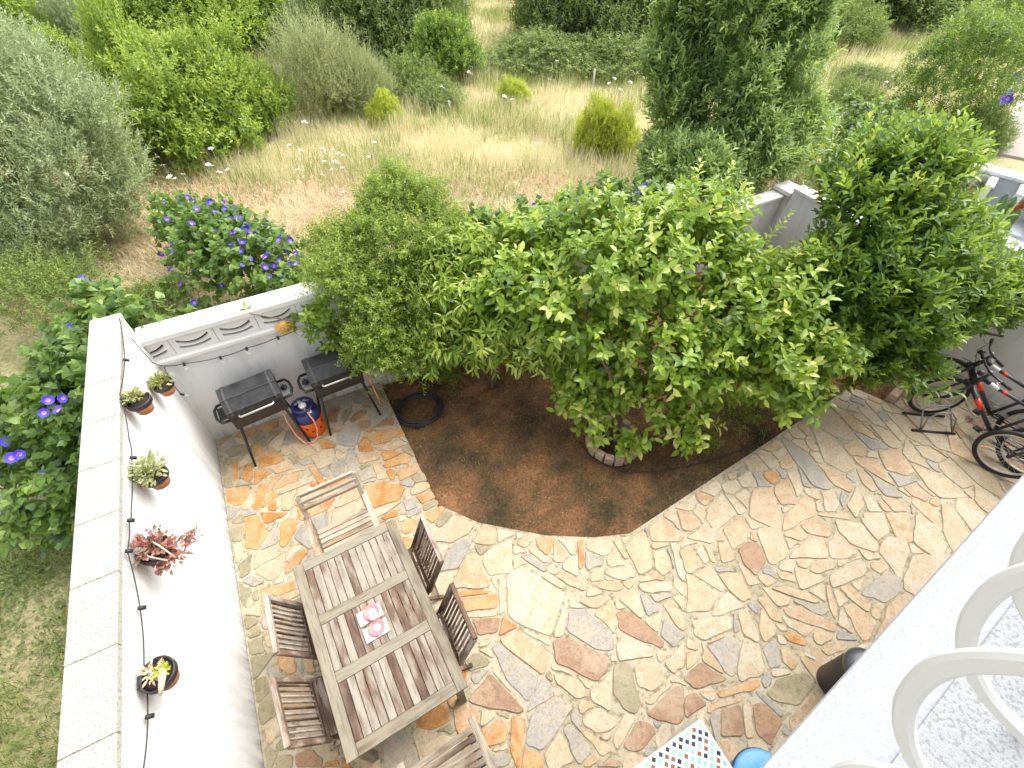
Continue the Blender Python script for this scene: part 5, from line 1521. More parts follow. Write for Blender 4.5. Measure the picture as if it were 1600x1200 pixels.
plant_leaves(lem, rng, join(a1, a2, a3), .52, MAT['lf_lemon'], T8, 300)
limbs(lem, (RINGC[0] + .05, RINGC[1] + .12, -.05), LB[:8], .055, MAT['bark'], rng)

# drooping tree between lemon and pomegranate
PB = [blob(670, 500, 1.15, .30), blob(700, 440, 1.5, .34), blob(720, 480, 1.25, .42), blob(800, 500, 1.15, .45), blob(760, 540, .95, .34), blob(850, 540, .95, .32), blob(700, 410, 1.5, .40), blob(760, 420, 1.45, .40), blob(690, 545, .85, .24)]
pea = plant('fruit_tree', (3.45, -.75), 'small fruit tree with long drooping light green leaves left of the lemon tree', 'tree')
b1 = crown_leaves(rng, clumps(rng, PB, 34, .2), 900, .22, 10, .15, up=.15, inner=.55, tipgain=.3, droop=.55, bottom=.5, base=.6)
plant_leaves(pea, rng, b1, .26, MAT['lf_peach'], T8, 300)
limbs(pea, (3.45, -.75, -.05), PB[:5], .035, MAT['bark'], rng)

# pomegranate
GB = [blob(545, 455, 1.62, .30), blob(575, 505, 1.35, .30), blob(605, 550, .95, .26), blob(560, 395, 1.75, .32), blob(600, 400, 1.7, .46), blob(560, 430, 1.55, .34), blob(660, 370, 1.8, .50), blob(620, 460, 1.35, .42), blob(640, 520, 1.0, .34), blob(590, 500, 1.05, .26), blob(660, 565, .75, .22), blob(535, 405, 1.6, .22), blob(625, 325, 2.0, .3)]
pom = plant('pomegranate', (2.95, -.32), 'fine leaved pomegranate with a tall shoot beside the right barbecue', 'tree')
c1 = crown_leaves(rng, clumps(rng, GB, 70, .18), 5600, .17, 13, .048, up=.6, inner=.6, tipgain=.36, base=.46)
sh = [(at(622, 330, 2.15), (.06, .05, 1), .62), (at(640, 330, 2.0), (.4, .2, .9), .4), (at(690, 330, 1.9), (.3, .2, 1), .35), (at(590, 350, 1.9), (-.3, .1, 1), .35), (at(540, 370, 1.7), (-.4, .2, .8), .3), (at(610, 330, 2.1), (-.15, .1, 1), .35)]
c2 = shoots(rng, sh, .05, .012, .35)
plant_leaves(pom, rng, join(c1, c2), .38, MAT['lf_pom'], T2, 0)
limbs(pom, (2.95, -.32, -.05), GB[:7], .035, MAT['bark'], rng)

# vine with round leaves creeping along the vent blocks
vine = plant('creeper', (2.3, -.05, 1.2), 'leafy creeper branch reaching left along the vent blocks to the yellow sun', 'creeper')
VB = [tuple(at_y(u, v, -.12)) + (rr,) for u, v, rr in ((480, 505, .15), (510, 525, .17), (468, 500, .07), (525, 545, .15), (500, 490, .15), (540, 520, .2), (408, 494, .03), (388, 490, .03))]
v1 = crown_leaves(rng, VB, 75, .10, 6, .10, up=.4, inner=.2, tipgain=.3)
plant_leaves(vine, rng, v1, .52, MAT['lf_lemon'], T8, 150)
m = MB(); l = Vector(vine.location); m.tube([Vector(at_y(u, v, -.10)) - l for u, v in ((560, 520), (520, 515), (470, 503), (430, 497), (390, 490))], .006, 6); m.build('stem', MAT['bark'], vine)

# orange tree on the right
OB = [blob(1345, 345, 2.15, .46), blob(1400, 345, 2.1, .42), blob(1320, 415, 1.75, .44), blob(1400, 435, 1.65, .52), blob(1445, 410, 1.7, .36), blob(1380, 520, 1.05, .45), blob(1450, 485, 1.25, .40),
      blob(1350, 300, 2.35, .34), blob(1400, 300, 2.4, .32), blob(1500, 470, 1.35, .26), blob(1310, 500, 1.2, .42), blob(1400, 560, .8, .32), blob(1320, 555, .75, .28), blob(1275, 470, 1.45, .32), blob(1430, 280, 2.4, .2), blob(1360, 470, 1.4, .5), blob(1540, 470, 1.3, .16)]
ora = plant('orange_tree', (7.5, -1.9), 'dense dark green orange tree overhanging the patio beside the bicycles', 'tree')
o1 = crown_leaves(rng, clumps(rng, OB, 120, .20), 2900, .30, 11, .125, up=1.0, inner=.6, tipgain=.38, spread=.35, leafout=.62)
sh = []
for (u, v, z) in ((1340, 275, 2.5), (1390, 265, 2.6), (1430, 250, 2.6), (1460, 285, 2.4), (1300, 300, 2.4), (1410, 300, 2.5), (1370, 290, 2.6), (1320, 290, 2.5), (1440, 330, 2.1), (1460, 365, 2.0), (1475, 400, 1.8), (1520, 430, 1.6), (1550, 455, 1.4), (1560, 480, 1.25), (1400, 350, 2.3), (1440, 420, 1.9), (1350, 440, 1.8), (1300, 430, 1.7), (1400, 490, 1.4), (1500, 460, 1.5), (1360, 350, 2.3), (1480, 480, 1.3)):
    sh.append((at(u, v, z), (.35 + rng.normal() * .25, .1, .9), .36 + .15 * rng.random()))
o2 = shoots(rng, sh, .11, .015, .4)
plant_leaves(ora, rng, join(o1, o2), .40, MAT['lf_orange'], T8, 300)
limbs(ora, (7.5, -1.9, -.05), OB[:9], .07, MAT['bark'], rng)

# low leafy plants under the trees at the bed's right-hand edge
for (u, v, z, rr, nm) in ((1150, 650, .25, .26, 'feathery green plant at the bed edge under the lemon tree'), (1215, 640, .2, .22, 'small leafy plant at the bed edge between lemon and orange trees'), (1100, 690, .12, .16, 'low green weeds in the soil right of the brick ring'), (880, 620, .28, .12, 'small dark creeping plant under the lemon tree'), (700, 590, .35, .22, 'thin leafy weed under the pomegranate')):
    p = at(u, v, z); h = plant('weed', p * np.array([1, 1, 0]) + np.array([0, 0, -.05]), nm, 'plant')
    plant_leaves(h, rng, crown_leaves(rng, [(p[0], p[1], z, rr, .8)], 110, .10, 9, .04, inner=.2, zmin=-.03), .22, MAT['lf_pom'], T2, 0)

# ------------------------------------------------------------------ morning glories
VINE_LEAF = dict(wr=.95, mat=MAT['lf_vine'], tpl=TH)
mgb = [blob(345, 365, 1.05, .45), blob(300, 345, .9, .36), blob(390, 380, 1.1, .36), blob(350, 400, .75, .62), blob(300, 370, .6, .5), blob(400, 420, .85, .5), blob(330, 440, .55, .5), blob(280, 340, .6, .36), blob(430, 400, .9, .36), blob(440, 440, .9, .3)]
mg = plant('morning_glory', at(355, 440, -.1), 'mound of morning glory with violet flowers just beyond the back wall', 'shrub')
plant_leaves(mg, rng, crown_leaves(rng, mgb, 760, .16, 7, .088, up=.5, inner=.55, tipgain=.25, zmin=-.05), n_parts=250, **VINE_LEAF)
flowers(mg, surface_pts(rng, mgb, 84, (.0, -.3, 1.0), 1.08), .088, rng)
mgl_b = [(-.85, .2, 1.0, .55), (-.75, -.45, .75, .5), (-1.3, .2, .55, .6), (-1.2, -.5, .4, .5), (-.55, .55, 1.35, .38), (-.65, -.1, 1.2, .45), (-1.5, .6, .4, .5), (-.55, .2, 1.45, .32), (-.5, .95, 1.5, .28)]
mgl = plant('morning_glory', (-.9, .2, -.12), 'large leaved morning glory with deep blue flowers climbing the outside of the left wall', 'shrub')
plant_leaves(mgl, rng, crown_leaves(rng, mgl_b, 1200, .17, 7, .09, up=.5, inner=.55, tipgain=.2, zmin=-.05), n_parts=300, **VINE_LEAF)
flowers(mgl, surface_pts(rng, mgl_b, 26, (.1, -.8, .8)) + [tuple(at(u, v, z)) for u, v, z in ((75, 625, 1.55), (90, 640, 1.5), (68, 645, 1.5), (98, 622, 1.5), (115, 530, 1.6), (128, 525, 1.6), (132, 545, 1.6), (18, 715, 1.1), (30, 710, 1.1), (65, 788, .7), (8, 690, 1.1))], .10, rng, (.1, -.6, .7))
mgc_b = [(.0, .45, 1.45, .30), (.25, .42, 1.25, .28), (-.15, .5, 1.6, .25), (.45, .5, 1.0, .3)]
mgc = plant('morning_glory', (.1, .5, -.12), 'morning glory tuft draped over the junction of the two white walls', 'shrub')
plant_leaves(mgc, rng, crown_leaves(rng, mgc_b, 110, .12, 6, .10, up=.5, inner=.4, zmin=-.05), n_parts=100, **VINE_LEAF)
flowers(mgc, surface_pts(rng, mgc_b, 5, (.3, -.5, .6)), .10, rng)
mgd_b = [blob(760, 375, 1.55, .34), blob(830, 365, 1.6, .40), blob(900, 350, 1.7, .40), blob(720, 390, 1.5, .3), blob(960, 330, 1.7, .4), blob(1010, 320, 1.7, .3)]
mgd = plant('morning_glory', (5.0, .3, -.12), 'morning glory with pale violet flowers spilling over the back wall behind the lemon tree', 'shrub')
plant_leaves(mgd, rng, crown_leaves(rng, mgd_b, 420, .14, 7, .09, up=.5, inner=.5, zmin=-.05), n_parts=120, **VINE_LEAF)
flowers(mgd, surface_pts(rng, mgd_b, 40, (0, -.6, .7)), .085, rng)

mge_b = [blob(1320, 205, .95, .6), blob(1290, 225, .9, .5), blob(1370, 200, .9, .5)]
mge = plant('morning_glory', at(1320, 230, -.1), 'morning glory behind the orange tree top with scattered pale violet flowers', 'shrub')
plant_leaves(mge, rng, crown_leaves(rng, mge_b, 420, .14, 7, .085, up=.5, inner=.5, zmin=-.05), n_parts=0, **VINE_LEAF)
flowers(mge, surface_pts(rng, mge_b, 16, (-.2, -.6, .7)), .09, rng)

# ------------------------------------------------------------------ laurel and olive
LR = [blob(1080, 290, 1.1, .34), blob(1050, 280, .9, .34), blob(1140, 255, 1.0, .85), blob(1065, 225, 1.0, .62), blob(1205, 225, 1.1, .62), blob(1130, 150, 1.9, .95), blob(1065, 150, 1.8, .66), blob(1195, 140, 2.0, .74), blob(1150, 60, 2.7, .9), blob(1090, 60, 2.6, .62), blob(1210, 60, 2.7, .58), blob(1155, 0, 3.3, .66), blob(1235, 240, .7, .36), blob(1170, -30, 3.6, .5)]
lau = plant('laurel_tree', at(1140, 300, -.1), 'big upright laurel tree with glossy dark leaves behind the back wall', 'tree')
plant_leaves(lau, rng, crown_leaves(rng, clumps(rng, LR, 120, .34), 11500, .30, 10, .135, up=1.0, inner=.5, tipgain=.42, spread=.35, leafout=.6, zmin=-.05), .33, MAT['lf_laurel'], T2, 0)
limbs(lau, tuple(at(1140, 300, -.1)), LR[:9], .10, MAT['bark_grey'], rng)

OL = [blob(60, 290, 1.2, 1.0), blob(130, 270, 1.1, .75), blob(20, 200, 1.9, .95), blob(90, 200, 1.7, .8), blob(20, 350, .8, .9), blob(110, 350, .5, .7), blob(-40, 130, 2.4, .9), blob(20, 130, 2.2, .6), blob(165, 320, .5, .5), blob(-40, 260, 1.4, .9), blob(60, 400, .3, .6), blob(-60, 380, .5, .7)]
oli = plant('olive_tree', at(60, 400, -.1), 'bushy grey-green wild olive tree at the left edge of the field', 'tree')
plant_leaves(oli, rng, crown_leaves(rng, clumps(rng, OL, 120, .32), 9000, .30, 13, .082, up=1.0, inner=.6, tipgain=.3, spread=.4, leafout=.55, zmin=-.08), .22, MAT['lf_olive'], T2, 0)
limbs(oli, tuple(at(60, 400, -.1)), OL[:8], .10, MAT['bark_grey'], rng)

# shrub with paired leaves in front of the olive tree
SH = [blob(60, 440, .5, .45), blob(120, 460, .45, .4), blob(20, 470, .5, .5), blob(70, 480, .5, .4), blob(140, 430, .3, .35)]
shr = plant('shrub', at(70, 490, -.1), 'light green shrub of slender leaves below the olive tree at the left edge', 'shrub')
plant_leaves(shr, rng, crown_leaves(rng, SH, 700, .26, 12, .065, up=.8, inner=.4, tipgain=.4, zmin=-.08), .28, MAT['lf_weed'], T2, 0)
flowers(shr, [tuple(at(u, v, .85)) for u, v in ((118, 438), (138, 440), (128, 434))], .10, rng)
for (u, v, z, rr, mt_, lb) in ((470, 440, .5, .45, 'lf_weed', 'loose pale green shrub between the morning glory mound and the pomegranate'), (430, 470, .4, .3, 'lf_dark', 'dark low shrub hugging the outside of the back wall'), (245, 470, .2, .25, 'lf_weed', 'small green weed tuft in the dry grass beyond the wall corner')):
    p = at(u, v, z); h = plant('shrub', (p[0], p[1], -.12), lb, 'shrub')
    plant_leaves(h, rng, crown_leaves(rng, [(p[0], p[1], z, rr), (p[0] + .25, p[1] + .1, z * .8, rr * .8), (p[0] - .2, p[1] + .15, z * .7, rr * .8)], 420, .18, 10, .06, inner=.3, zmin=-.1), .32, MAT[mt_], T2, 0)


# ------------------------------------------------------------------ field shrubs: a few grown once, then set out as copies
def bush_proto(name, mat, n, L, wr, up, seed, flat=.8, slen=.22, per=11, leafout=.7, spread=.5, base=.42):
    rg_ = np.random.default_rng(seed)
    bl = [(0, 0, .55, .62, flat), (.45, .1, .42, .5, flat), (-.42, .15, .45, .5, flat), (.1, -.42, .40, .48, flat), (-.1, .45, .5, .5, flat), (.2, .1, .8, .42, flat), (-.25, -.15, .72, .40, flat)]
    bl = [(b[0] + rg_.normal() * .08, b[1] + rg_.normal() * .08, b[2] + rg_.normal() * .05, b[3], b[4]) for b in bl]
    bl += [(.72 * math.cos(a), .72 * math.sin(a), .26, .34, .8) for a in np.arange(0, 6.2, .7)]
    P, D, Nn, LL, T = crown_leaves(rg_, clumps(rg_, bl, 75, .19), int(n * 1.5), slen, per, L, up=up, inner=.62, tipgain=.32, leafout=leafout, spread=spread, zmin=-.02, bottom=.6, base=base)
    fo = leaf_mesh(name + '_foliage', mat, P, D, Nn, LL, LL * wr, T, T2)
    m = MB()
    for b in bl: m.tube([(0, 0, -.1), (b[0] * .4, b[1] * .4, b[2] * .5), (b[0] * .9, b[1] * .9, b[2])], [.035, .025, .008], 6)
    return fo, m.mesh(name + '_stems', MAT['bark_grey'])


PROTO = {
 'lentisk': bush_proto('lentisk', MAT['lf_lentisk'], 1900, .078, .46, .5, 1),
 'lentisk2': bush_proto('lentisk', MAT['lf_lentisk'], 1900, .075, .44, .6, 2),
 'dark': bush_proto('shrub', MAT['lf_dark'], 1900, .072, .36, .7, 3),
 'olive': bush_proto('olive', MAT['lf_olive'], 2100, .068, .25, .8, 4, leafout=.6),
 'wispy': bush_proto('wispy', MAT['lf_wispy'], 1900, .065, .17, .9, 5, slen=.34, leafout=.5),
 'yellow': bush_proto('yellow', MAT['lf_yellow'], 1300, .075, .42, .6, 6),
 'scrub': bush_proto('scrub', MAT['lf_weed'], 1300, .07, .36, .5, 7, flat=.7),
 'green': bush_proto('green', MAT['lf_orange'], 1900, .085, .40, .5, 8),
}


def bush(kind, px, width, height, label, group, rz=None, z0=-.1):
    """px: foot of the shrub nearest the viewer as the photograph shows it; width and height in metres"""
    c = at(*px, z0); vd = unit(np.array([c[0] - CAM[0], c[1] - CAM[1]])); c2 = c[:2] + vd * width * .42
    r = empty({'lentisk': 'lentisk_shrub', 'lentisk2': 'lentisk_shrub', 'olive': 'wild_olive'}.get(kind, 'shrub'), (c2[0], c2[1], z0), random.uniform(0, 6.28) if rz is None else rz)
    r.scale = (width / 2.0, width / 2.0, height / 1.15); tag(r, label, 'shrub', group)
    o = link('foliage', PROTO[kind][0], r); o['kind'] = 'stuff'; link('stem', PROTO[kind][1], r); return r


G1 = 'wild shrubs in the field'
BU = [
 ('lentisk', (320, 262), 3.1, 2.0, 'largest bright green lentisk shrub in the middle left of the field'),
 ('lentisk2', (250, 200), 1.9, 2.3, 'bright green lentisk crown rising behind the left flank of the largest lentisk'),
 ('lentisk2', (390, 225), 2.3, 1.9, 'lentisk shrub forming the right shoulder of the largest lentisk'),
 ('lentisk', (350, 95), 4.3, 2.2, 'bright lentisk shrub at the top of the picture behind the largest one'),
 ('lentisk2', (470, 85), 3.2, 1.7, 'green lentisk shrub behind the pale wispy shrub'),
 ('lentisk', (60, 150), 3.0, 2.2, 'yellowish green lentisk behind the olive tree crown'),
 ('lentisk2', (130, 165), 2.2, 1.4, 'low yellowish lentisk to the right of the olive tree crown'),
 ('olive', (165, 130), 2.0, 2.2, 'grey wild olive sapling between two yellow-green lentisks'),
 ('lentisk', (235, 95), 2.5, 1.6, 'mid green shrub behind the grey olive sapling'),
 ('scrub', (60, 55), 5.5, 2.2, 'brownish green shrub in the top left corner'),
 ('dark', (180, 40), 5.0, 2.0, 'dull green shrub at the top edge left of centre'),
 ('wispy', (520, 190), 2.4, 1.9, 'pale wispy grey-green shrub right of the largest lentisk'),
 ('wispy', (575, 180), 1.6, 1.3, 'smaller pale wispy shrub leaning right beside the yellow broom'),
 ('olive', (520, 90), 2.7, 1.8, 'silvery olive shrub behind the pale wispy shrub'),
 ('dark', (590, 105), 4.0, 2.7, 'dark olive green shrub left of the dry path at the top'),
 ('dark', (662, 92), 3.0, 2.6, 'dark shrub bordering the dry path on its left side'),
 ('olive', (672, 62), 2.7, 2.8, 'grey-green shrub behind the round dark shrub'),
 ('green', (700, 130), 2.1, 1.4, 'round glossy dark green shrub near the foot of the dry path'),
 ('scrub', (640, 158), 2.0, .9, 'low green scrub between the wispy shrub and the round shrub'),
 ('scrub', (680, 175), 1.6, .6, 'low weedy scrub in front of the round dark shrub'),
 ('yellow', (603, 198), .8, .7, 'small yellow broom in front of the pale wispy shrub'),
 ('yellow', (803, 165), .85, .55, 'small yellow broom in the middle of the tall dry grass'),
 ('yellow', (925, 245), .95, 1.1, 'lime yellow shrub at the left foot of the laurel tree'),
 ('yellow', (960, 250), .9, .9, 'lime green shrub half covered by the laurel tree'),
 ('scrub', (850, 125), 3.4, .95, 'low green scrub mound right of the dry path'),
 ('scrub', (950, 128), 3.0, .95, 'low green scrub mound in front of the dark trees'),
 ('scrub', (1000, 120), 2.4, .9, 'low green scrub mound touching the laurel tree'),
 ('dark', (882, 82), 3.5, 3.0, 'dark shrub bordering the dry path on its right side'),
 ('olive', (868, 60), 2.6, 2.6, 'greyish shrub behind the right edge of the dry path'),
 ('dark', (940, 90), 4.2, 2.8, 'tall dark shrub in the middle of the far row'),
 ('green', (1010, 80), 4.0, 2.8, 'dark green shrub of the far row left of the laurel tree'),
 ('scrub', (1300, 75), 3.0, 1.3, 'pale green scrub right of the laurel tree top'),
 ('dark', (1360, 45), 6.0, 3.0, 'dark shrub at the top edge above the dry meadow'),
 ('green', (1300, 35), 5.5, 2.8, 'dark green shrub at the top edge right of the laurel tree'),
 ('wispy', (1455, 45), 4.5, 2.4, 'pale wispy shrub at the top edge above the flowering hedge'),
 ('dark', (1520, 40), 6.0, 3.2, 'dark shrub behind the flowering hedge on the right'),
 ('scrub', (1310, 190), 1.6, .8, 'weedy green scrub between the laurel and the orange tree'),
 ('scrub', (1500, 235), 1.5, .8, 'yellowish weeds between the hedge and the concrete path'),
 ('scrub', (1340, 140), 1.6, .5, 'low green scrub in the right hand meadow'),
 ('lentisk', (20, 20), 7.0, 3.2, 'green shrub behind the top left corner'),
 ('dark', (420, 22), 6.5, 3.2, 'dark shrub at the top edge behind the lentisks'),
 ('green', (600, 15), 6.0, 3.2, 'dark green shrub left of the far end of the dry path'),
 ('dark', (935, 20), 6.5, 3.4, 'dark shrub right of the far end of the dry path'),
 ('green', (1100, 30), 7.0, 3.4, 'dark green shrub behind the laurel tree crown'),
]
for (k, px, w_, h_, lb) in BU: bush(k, px, w_, h_, lb, G1)
for i in range(46):       # the scrubland goes on beyond the picture
    th = random.uniform(-.75, 1.25); d = random.uniform(36, 90)
    x, y = CAM[0] + d * math.sin(th), CAM[1] + d * math.cos(th)
    r = empty('shrub', (x, y, .0 + max(0, .25 * (y - 25) / 60)), random.uniform(0, 6)); s = random.uniform(5, 9)
    r.scale = (s / 2, s / 2, s / 2.6); tag(r, 'far scrubland shrub beyond the field', 'shrub', 'far shrubs of the scrubland')
    o = link('foliage', PROTO[random.choice(['dark', 'green', 'lentisk', 'scrub'])][0], r); o['kind'] = 'stuff'

# flowering hedge by the path on the right
HB = [blob(1470, 150, .9, .85), blob(1540, 130, 1.1, 1.0), blob(1500, 100, 1.5, .9), blob(1570, 70, 1.7, 1.0), blob(1440, 170, .6, .5), blob(1590, 110, 1.0, .7), blob(1530, 180, .4, .5)]
hed = plant('hedge', at(1510, 200, -.1), 'broad green hedge with violet blooms at its right end beside the concrete path', 'hedge')
plant_leaves(hed, rng, crown_leaves(rng, clumps(rng, HB, 110, .3), 4200, .24, 11, .08, up=.7, inner=.6, tipgain=.3, zmin=-.05), .36, MAT['lf_orange'], T2, 0)
flowers(hed, [tuple(at(u, v, 1.0)) for u, v in ((1590, 118), (1594, 124), (1585, 122), (1575, 155), (1570, 150), (1597, 100), (1592, 90), (1565, 158), (1440, 85), (1455, 80), (1580, 145))], .16, rng, (-.3, -.6, .6))


# ------------------------------------------------------------------ grasses
def blades(name, mat, P, H, lean, W, tint, rng, seg2=True):
    """curved blades, three joints each"""
    n = len(P); a = rng.random(n) * 2 * math.pi; d = np.stack([np.cos(a), np.sin(a), np.zeros(n)], 1)
    b = rng.random(n) * 2 * math.pi; s = np.stack([np.cos(b), np.sin(b), np.zeros(n)], 1) * (W * (.7 + .6 * rng.random(n)))[:, None]
    le = (lean * (.3 + 1.2 * rng.random(n)))[:, None]
    up = np.array([0, 0, 1.])
    mid = P + up * (H * .55)[:, None] + d * le * (H * .25)[:, None]; tip = P + up * (H * (1 - .25 * np.clip(lean, 0, 2)))[:, None] + d * le * (H * .8)[:, None]
    V = np.stack([P - s, P + s, mid - s * .8, mid + s * .8, tip], 1).reshape(-1, 3)
    F_ = np.array([(0, 1, 3), (0, 3, 2), (2, 3, 4)], dtype=np.int32)
    idx = (F_[None] + (np.arange(n, dtype=np.int32) * 5)[:, None, None]).reshape(-1)
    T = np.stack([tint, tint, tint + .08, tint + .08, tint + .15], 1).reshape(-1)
    o = link(name, tri_mesh(name, mat, V, idx, T)); o['kind'] = 'stuff'; return o


def gz(x, y): return np.where((x > -.6) & (y < .8) & (x < 14), -.20, -.12 + .05 * vnoise(x, y, .8) * (y > .6) + .25 * np.clip((y - 25) / 60, 0, 4))


def field_pts(n, rng, u0, u1, d0, d1):
    """points of the field by heading and distance, thinned so that near and far carry the same look"""
    th = rng.uniform(u0, u1, n); d = np.sqrt(rng.random(n) * (d1 ** 2 - d0 ** 2) + d0 ** 2)
    x = CAM[0] + d * np.sin(th); y = CAM[1] + d * np.cos(th)
    k = (y > .35) | (x < -.4)
    k &= ~((x > -.3) & (y < .35))
    k &= ~((x > 9) & (y < -.2))
    return x[k], y[k]


rg4 = np.random.default_rng(77)
TH0, TH1 = -.45, 1.22
def depth(x, y): return (x - CAM[0]) * .474 + (y - CAM[1]) * .88

x, y = field_pts(250000, rg4, TH0, TH1, 8.0, 34.0)
dp_ = depth(x, y); nz = vnoise(x * 1.3, y * 1.3, 1.1) + .5 * vnoise(x, y, 3.1)
prob = np.clip((dp_ - 9.4) / 1.5, 0.05, 1) * np.clip(.75 + .5 * nz, .08, 1) * np.where(dp_ > 16, .45, 1)
k = rg4.random(len(x)) < prob; x, y, nz = x[k], y[k], nz[k]
P = np.stack([x, y, gz(x, y)], 1); H = (.30 + .35 * rg4.random(len(x))) * np.clip(.8 + .4 * nz, .4, 1.2)
tg = .55 + .18 * rg4.normal(size=len(x)) - .12 * vnoise(x, y, .7)
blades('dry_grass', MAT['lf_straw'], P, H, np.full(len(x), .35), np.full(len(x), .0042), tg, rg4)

x, y = field_pts(260000, rg4, TH0, TH1, 5.2, 30.0)
nz = vnoise(x * .9 + 4, y * .9, 1.0) + .4 * vnoise(x, y, 2.7); dp_ = depth(x, y)
k = rg4.random(len(x)) < np.clip(.30 + .75 * nz, .02, 1) * np.where(dp_ < 9.0, .5, 1)
x, y = x[k], y[k]
P = np.stack([x, y, gz(x, y)], 1); H = (.12 + .28 * rg4.random(len(x)) ** 1.4) * np.where(depth(x, y) > 10, 1.5, 1)
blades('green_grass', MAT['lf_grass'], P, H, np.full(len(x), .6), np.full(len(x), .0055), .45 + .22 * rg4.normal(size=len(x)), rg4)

x, y = field_pts(190000, rg4, TH0, TH1, 4.8, 16.0)
dp_ = depth(x, y); nz = vnoise(x, y, 1.6)
k = rg4.random(len(x)) < np.clip(1.15 - np.abs(dp_ - 8.6) / 3.2, .06, 1) * np.clip(.8 + .5 * nz, .1, 1)
x, y = x[k], y[k]
P = np.stack([x, y, gz(x, y) + .01], 1); H = .10 + .22 * rg4.random(len(x))
blades('flattened_straw', MAT['lf_litter'], P, H, np.full(len(x), 1.7), np.full(len(x), .0042), .55 + .22 * rg4.normal(size=len(x)) - .2 * nz[k], rg4)

# strip outside the left wall
n = 30000; x = rg4.uniform(-3.2, -.27, n); y = rg4.uniform(-4.6, .6, n)
nz = vnoise(x * 2, y * 2, 1.3); k = rg4.random(n) < np.clip(.45 + .6 * nz + .35 * (y < -1.9), .04, 1); x, y = x[k], y[k]
P = np.stack([x, y, gz(x, y)], 1); H = .05 + .14 * rg4.random(len(x)) ** 1.4
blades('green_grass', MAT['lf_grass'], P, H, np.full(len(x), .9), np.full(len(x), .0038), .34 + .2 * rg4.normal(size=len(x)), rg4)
n = 26000; x = rg4.uniform(-3.2, -.27, n); y = rg4.uniform(-3.6, .0, n); k = rg4.random(n) < np.clip(.5 + .8 * vnoise(x * 1.6 + 2, y * 1.6, 1.2) - .4 * (y < -2.4), .03, 1); x, y = x[k], y[k]; n = len(x)
P = np.stack([x, y, gz(x, y) + .015 + .05 * rg4.random(n)], 1); D = unit(rg4.normal(size=(n, 3)) * np.array([1, 1, .25])); Nn = unit(rg4.normal(size=(n, 3)) * .4 + np.array([0, 0, 1]))
o = link('ground_cover', leaf_mesh('ground_cover', MAT['lf_dark'], P, D, Nn, .045 * (.6 + .7 * rg4.random(n)), .026, .42 + .25 * rg4.normal(size=n), T2)); o['kind'] = 'stuff'

# sparse weeds, dead leaves and crumbs on the bed
def bed_pts(n):
    x = rg4.uniform(2.05, 8.8, n); y = rg4.uniform(-3.5, -.05, n)
    k = np.array([inside_poly((a, b), BED) for a, b in zip(x, y)]); return x[k], y[k]
def bz(x, y): return np.minimum(-.05 + .025 * vnoise(x, y, 3) + .012 * vnoise(x + 3, y, 9), -.02)
x, y = bed_pts(22000); nz = vnoise(x * 2.2, y * 2.2, 1.4) + .4 * vnoise(x, y, 6)
edge = np.array([min(abs(a - 2.12), abs((b + 3.38) - .078 * (a - 3.8)) if a > 3.6 else 9, abs(b + 2.13 + .9 * (a - 2.14)) if a < 3.6 else 9) for a, b in zip(x, y)])
k = rg4.random(len(x)) < np.clip(.06 + .55 * nz + .75 * np.exp(-edge / .12), .02, 1); x, y = x[k], y[k]
P = np.stack([x, y, bz(x, y)], 1)
blades('bed_grass', MAT['lf_grass'], P, .02 + .05 * rg4.random(len(x)), np.full(len(x), .9), np.full(len(x), .0028), .36 + .2 * rg4.normal(size=len(x)), rg4)
x, y = bed_pts(3600); n = len(x)
P = np.stack([x, y, bz(x, y) + .004], 1); D = unit(rg4.normal(size=(n, 3)) * np.array([1, 1, .15])); Nn = unit(rg4.normal(size=(n, 3)) * .35 + np.array([0, 0, 1]))
o = link('leaf_litter', leaf_mesh('leaf_litter', MAT['lf_soil_litter'], P, D, Nn, .022 * (.4 + 1.0 * rg4.random(n) ** 2), .010, .45 + .3 * rg4.normal(size=n), T2)); o['kind'] = 'stuff'
m = MB()
px_, py_ = bed_pts(1500)
for a, b in zip(px_[:1400], py_[:1400]):
    r_ = .004 + .014 * random.random() ** 3; z = float(bz(np.array(a), np.array(b)))
    m.add([(a + r_, b, z), (a, b + r_, z), (a - r_, b, z), (a, b - r_, z), (a + r_ * .2, b - r_ * .1, z + r_ * .9)], [(0, 1, 4), (1, 2, 4), (2, 3, 4), (3, 0, 4)])
o = m.build('soil_crumbs', MAT['soil']); o['kind'] = 'stuff'


# ------------------------------------------------------------------ wild carrot in flower
def umbel():
    m = MB()
    for k in range(26):
        r_ = .055 * math.sqrt((k + .5) / 26); a = k * 2.4; z = .012 - r_ * r_ * 3; s = .0085
        m.add([(r_ * math.cos(a) + s * math.cos(q), r_ * math.sin(a) + s * math.sin(q), z) for q in (0, 1.257, 2.513, 3.77, 5.03)], [(0, 1, 2, 3, 4)])
    return m.mesh('umbel', MAT['flower_white'])


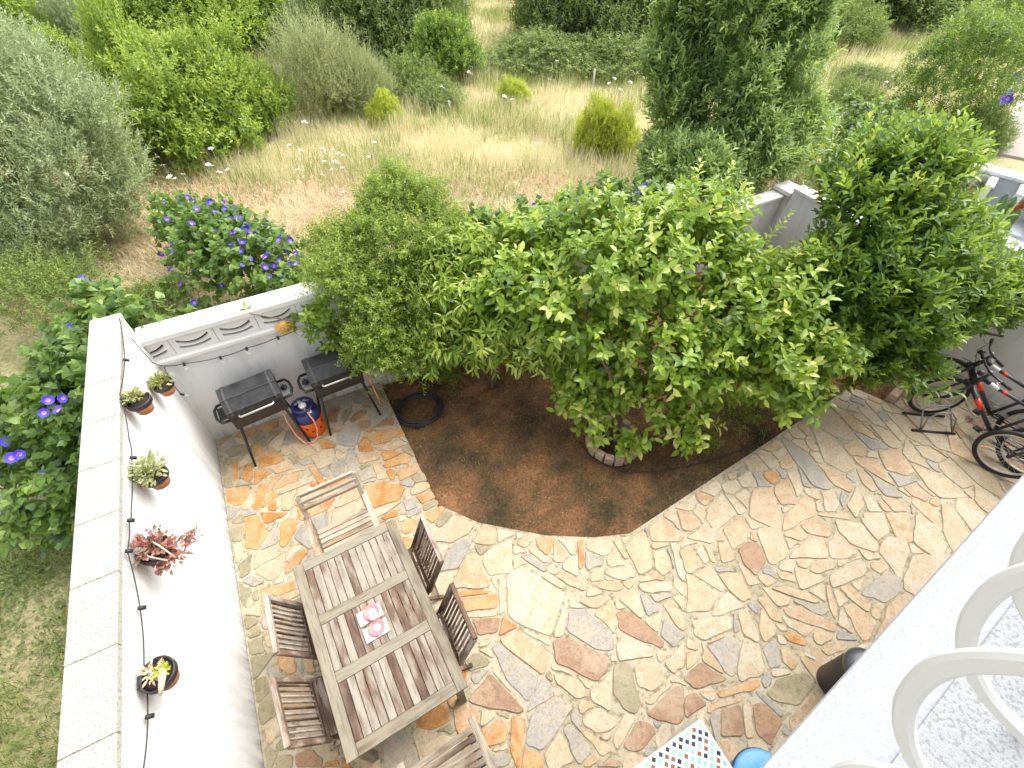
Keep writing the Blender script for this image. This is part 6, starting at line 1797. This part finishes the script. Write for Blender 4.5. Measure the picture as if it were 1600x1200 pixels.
UM = umbel(); m = MB(); m.tube([(0, 0, -.62), (.02, .01, -.3), (0, 0, 0)], [.005, .004, .003], 5)
for k in range(6): m.tube([(0, 0, -.045), (.035 * math.cos(k), .035 * math.sin(k), .004)], .0015, 4)
UST = m.mesh('stem', MAT['dry_twig'])
rg5 = np.random.default_rng(9)
spots = [(266, 227), (330, 232), (312, 243), (325, 257), (343, 269), (285, 272), (265, 276), (355, 265), (255, 258), (475, 190), (452, 227), (470, 235), (503, 232), (520, 234), (507, 252), (513, 262), (465, 265), (535, 262), (530, 240), (585, 222), (576, 245), (640, 275), (650, 283), (660, 278), (635, 290), (655, 292), (668, 288), (645, 298), (662, 297), (630, 285), (732, 112), (785, 118), (870, 95), (788, 150), (800, 155), (952, 130), (985, 128), (1000, 135), (1015, 130), (1005, 120), (970, 140), (875, 60), (690, 135), (840, 225), (1385, 128), (1395, 120), (1380, 115), (945, 145), (960, 122), (860, 125), (535, 300), (522, 252)]
for i, (u, v) in enumerate(spots):
    h = .55 + .2 * rg5.random(); c = at(u, v, h - .12); s = .65 + .5 * rg5.random()
    r = empty('wild_carrot', (c[0], c[1], -.12)); tag(r, 'white flat flower head of wild carrot in the dry grass', 'wildflower', 'wild carrot flowers in the field')
    a = link('stem', UST, r, loc=(0, 0, h)); a.scale = (1, 1, h / .62)
    b = link('umbel', UM, a); b.scale = (s, s, s * .62 / h); b.rotation_euler = (rg5.normal() * .2, rg5.normal() * .2, 0)
    if i % 3 == 0:
        b2 = link('umbel', UM, a, loc=(.06, .03, -.05)); b2.scale = (s * .6, s * .6, s * .4)

# post leaning in the grass behind the pomegranate, and two thin white stakes in the meadow
for (u, v, h, lb) in ((512, 440, .35, 'thin white wooden post just behind the back wall near the pomegranate'), (703, 172, .35, 'thin white stake standing in the tall dry grass left of the small broom'), (927, 130, .5, 'thin white stake standing in front of the low scrub')):
    c = at(u, v, 0); m = MB(); m.box((0, 0, h / 2), (.05, .05, h), None, 0, .005)
    if u == 512: c = at_y(512, 448, .45); h0 = c[2]; m = MB(); m.box((0, 0, (h0 + .12) / 2 + .05), (.045, .045, h0 + .22), None, 0, .005)
    o = m.build('stake', MAT['wall_white']); o.location = (c[0], c[1], -.12); tag(o, lb, 'stake', 'thin white stakes beyond the wall')
print('objects', len(bpy.data.objects), 'tris', sum(len(me.polygons) for me in bpy.data.meshes))
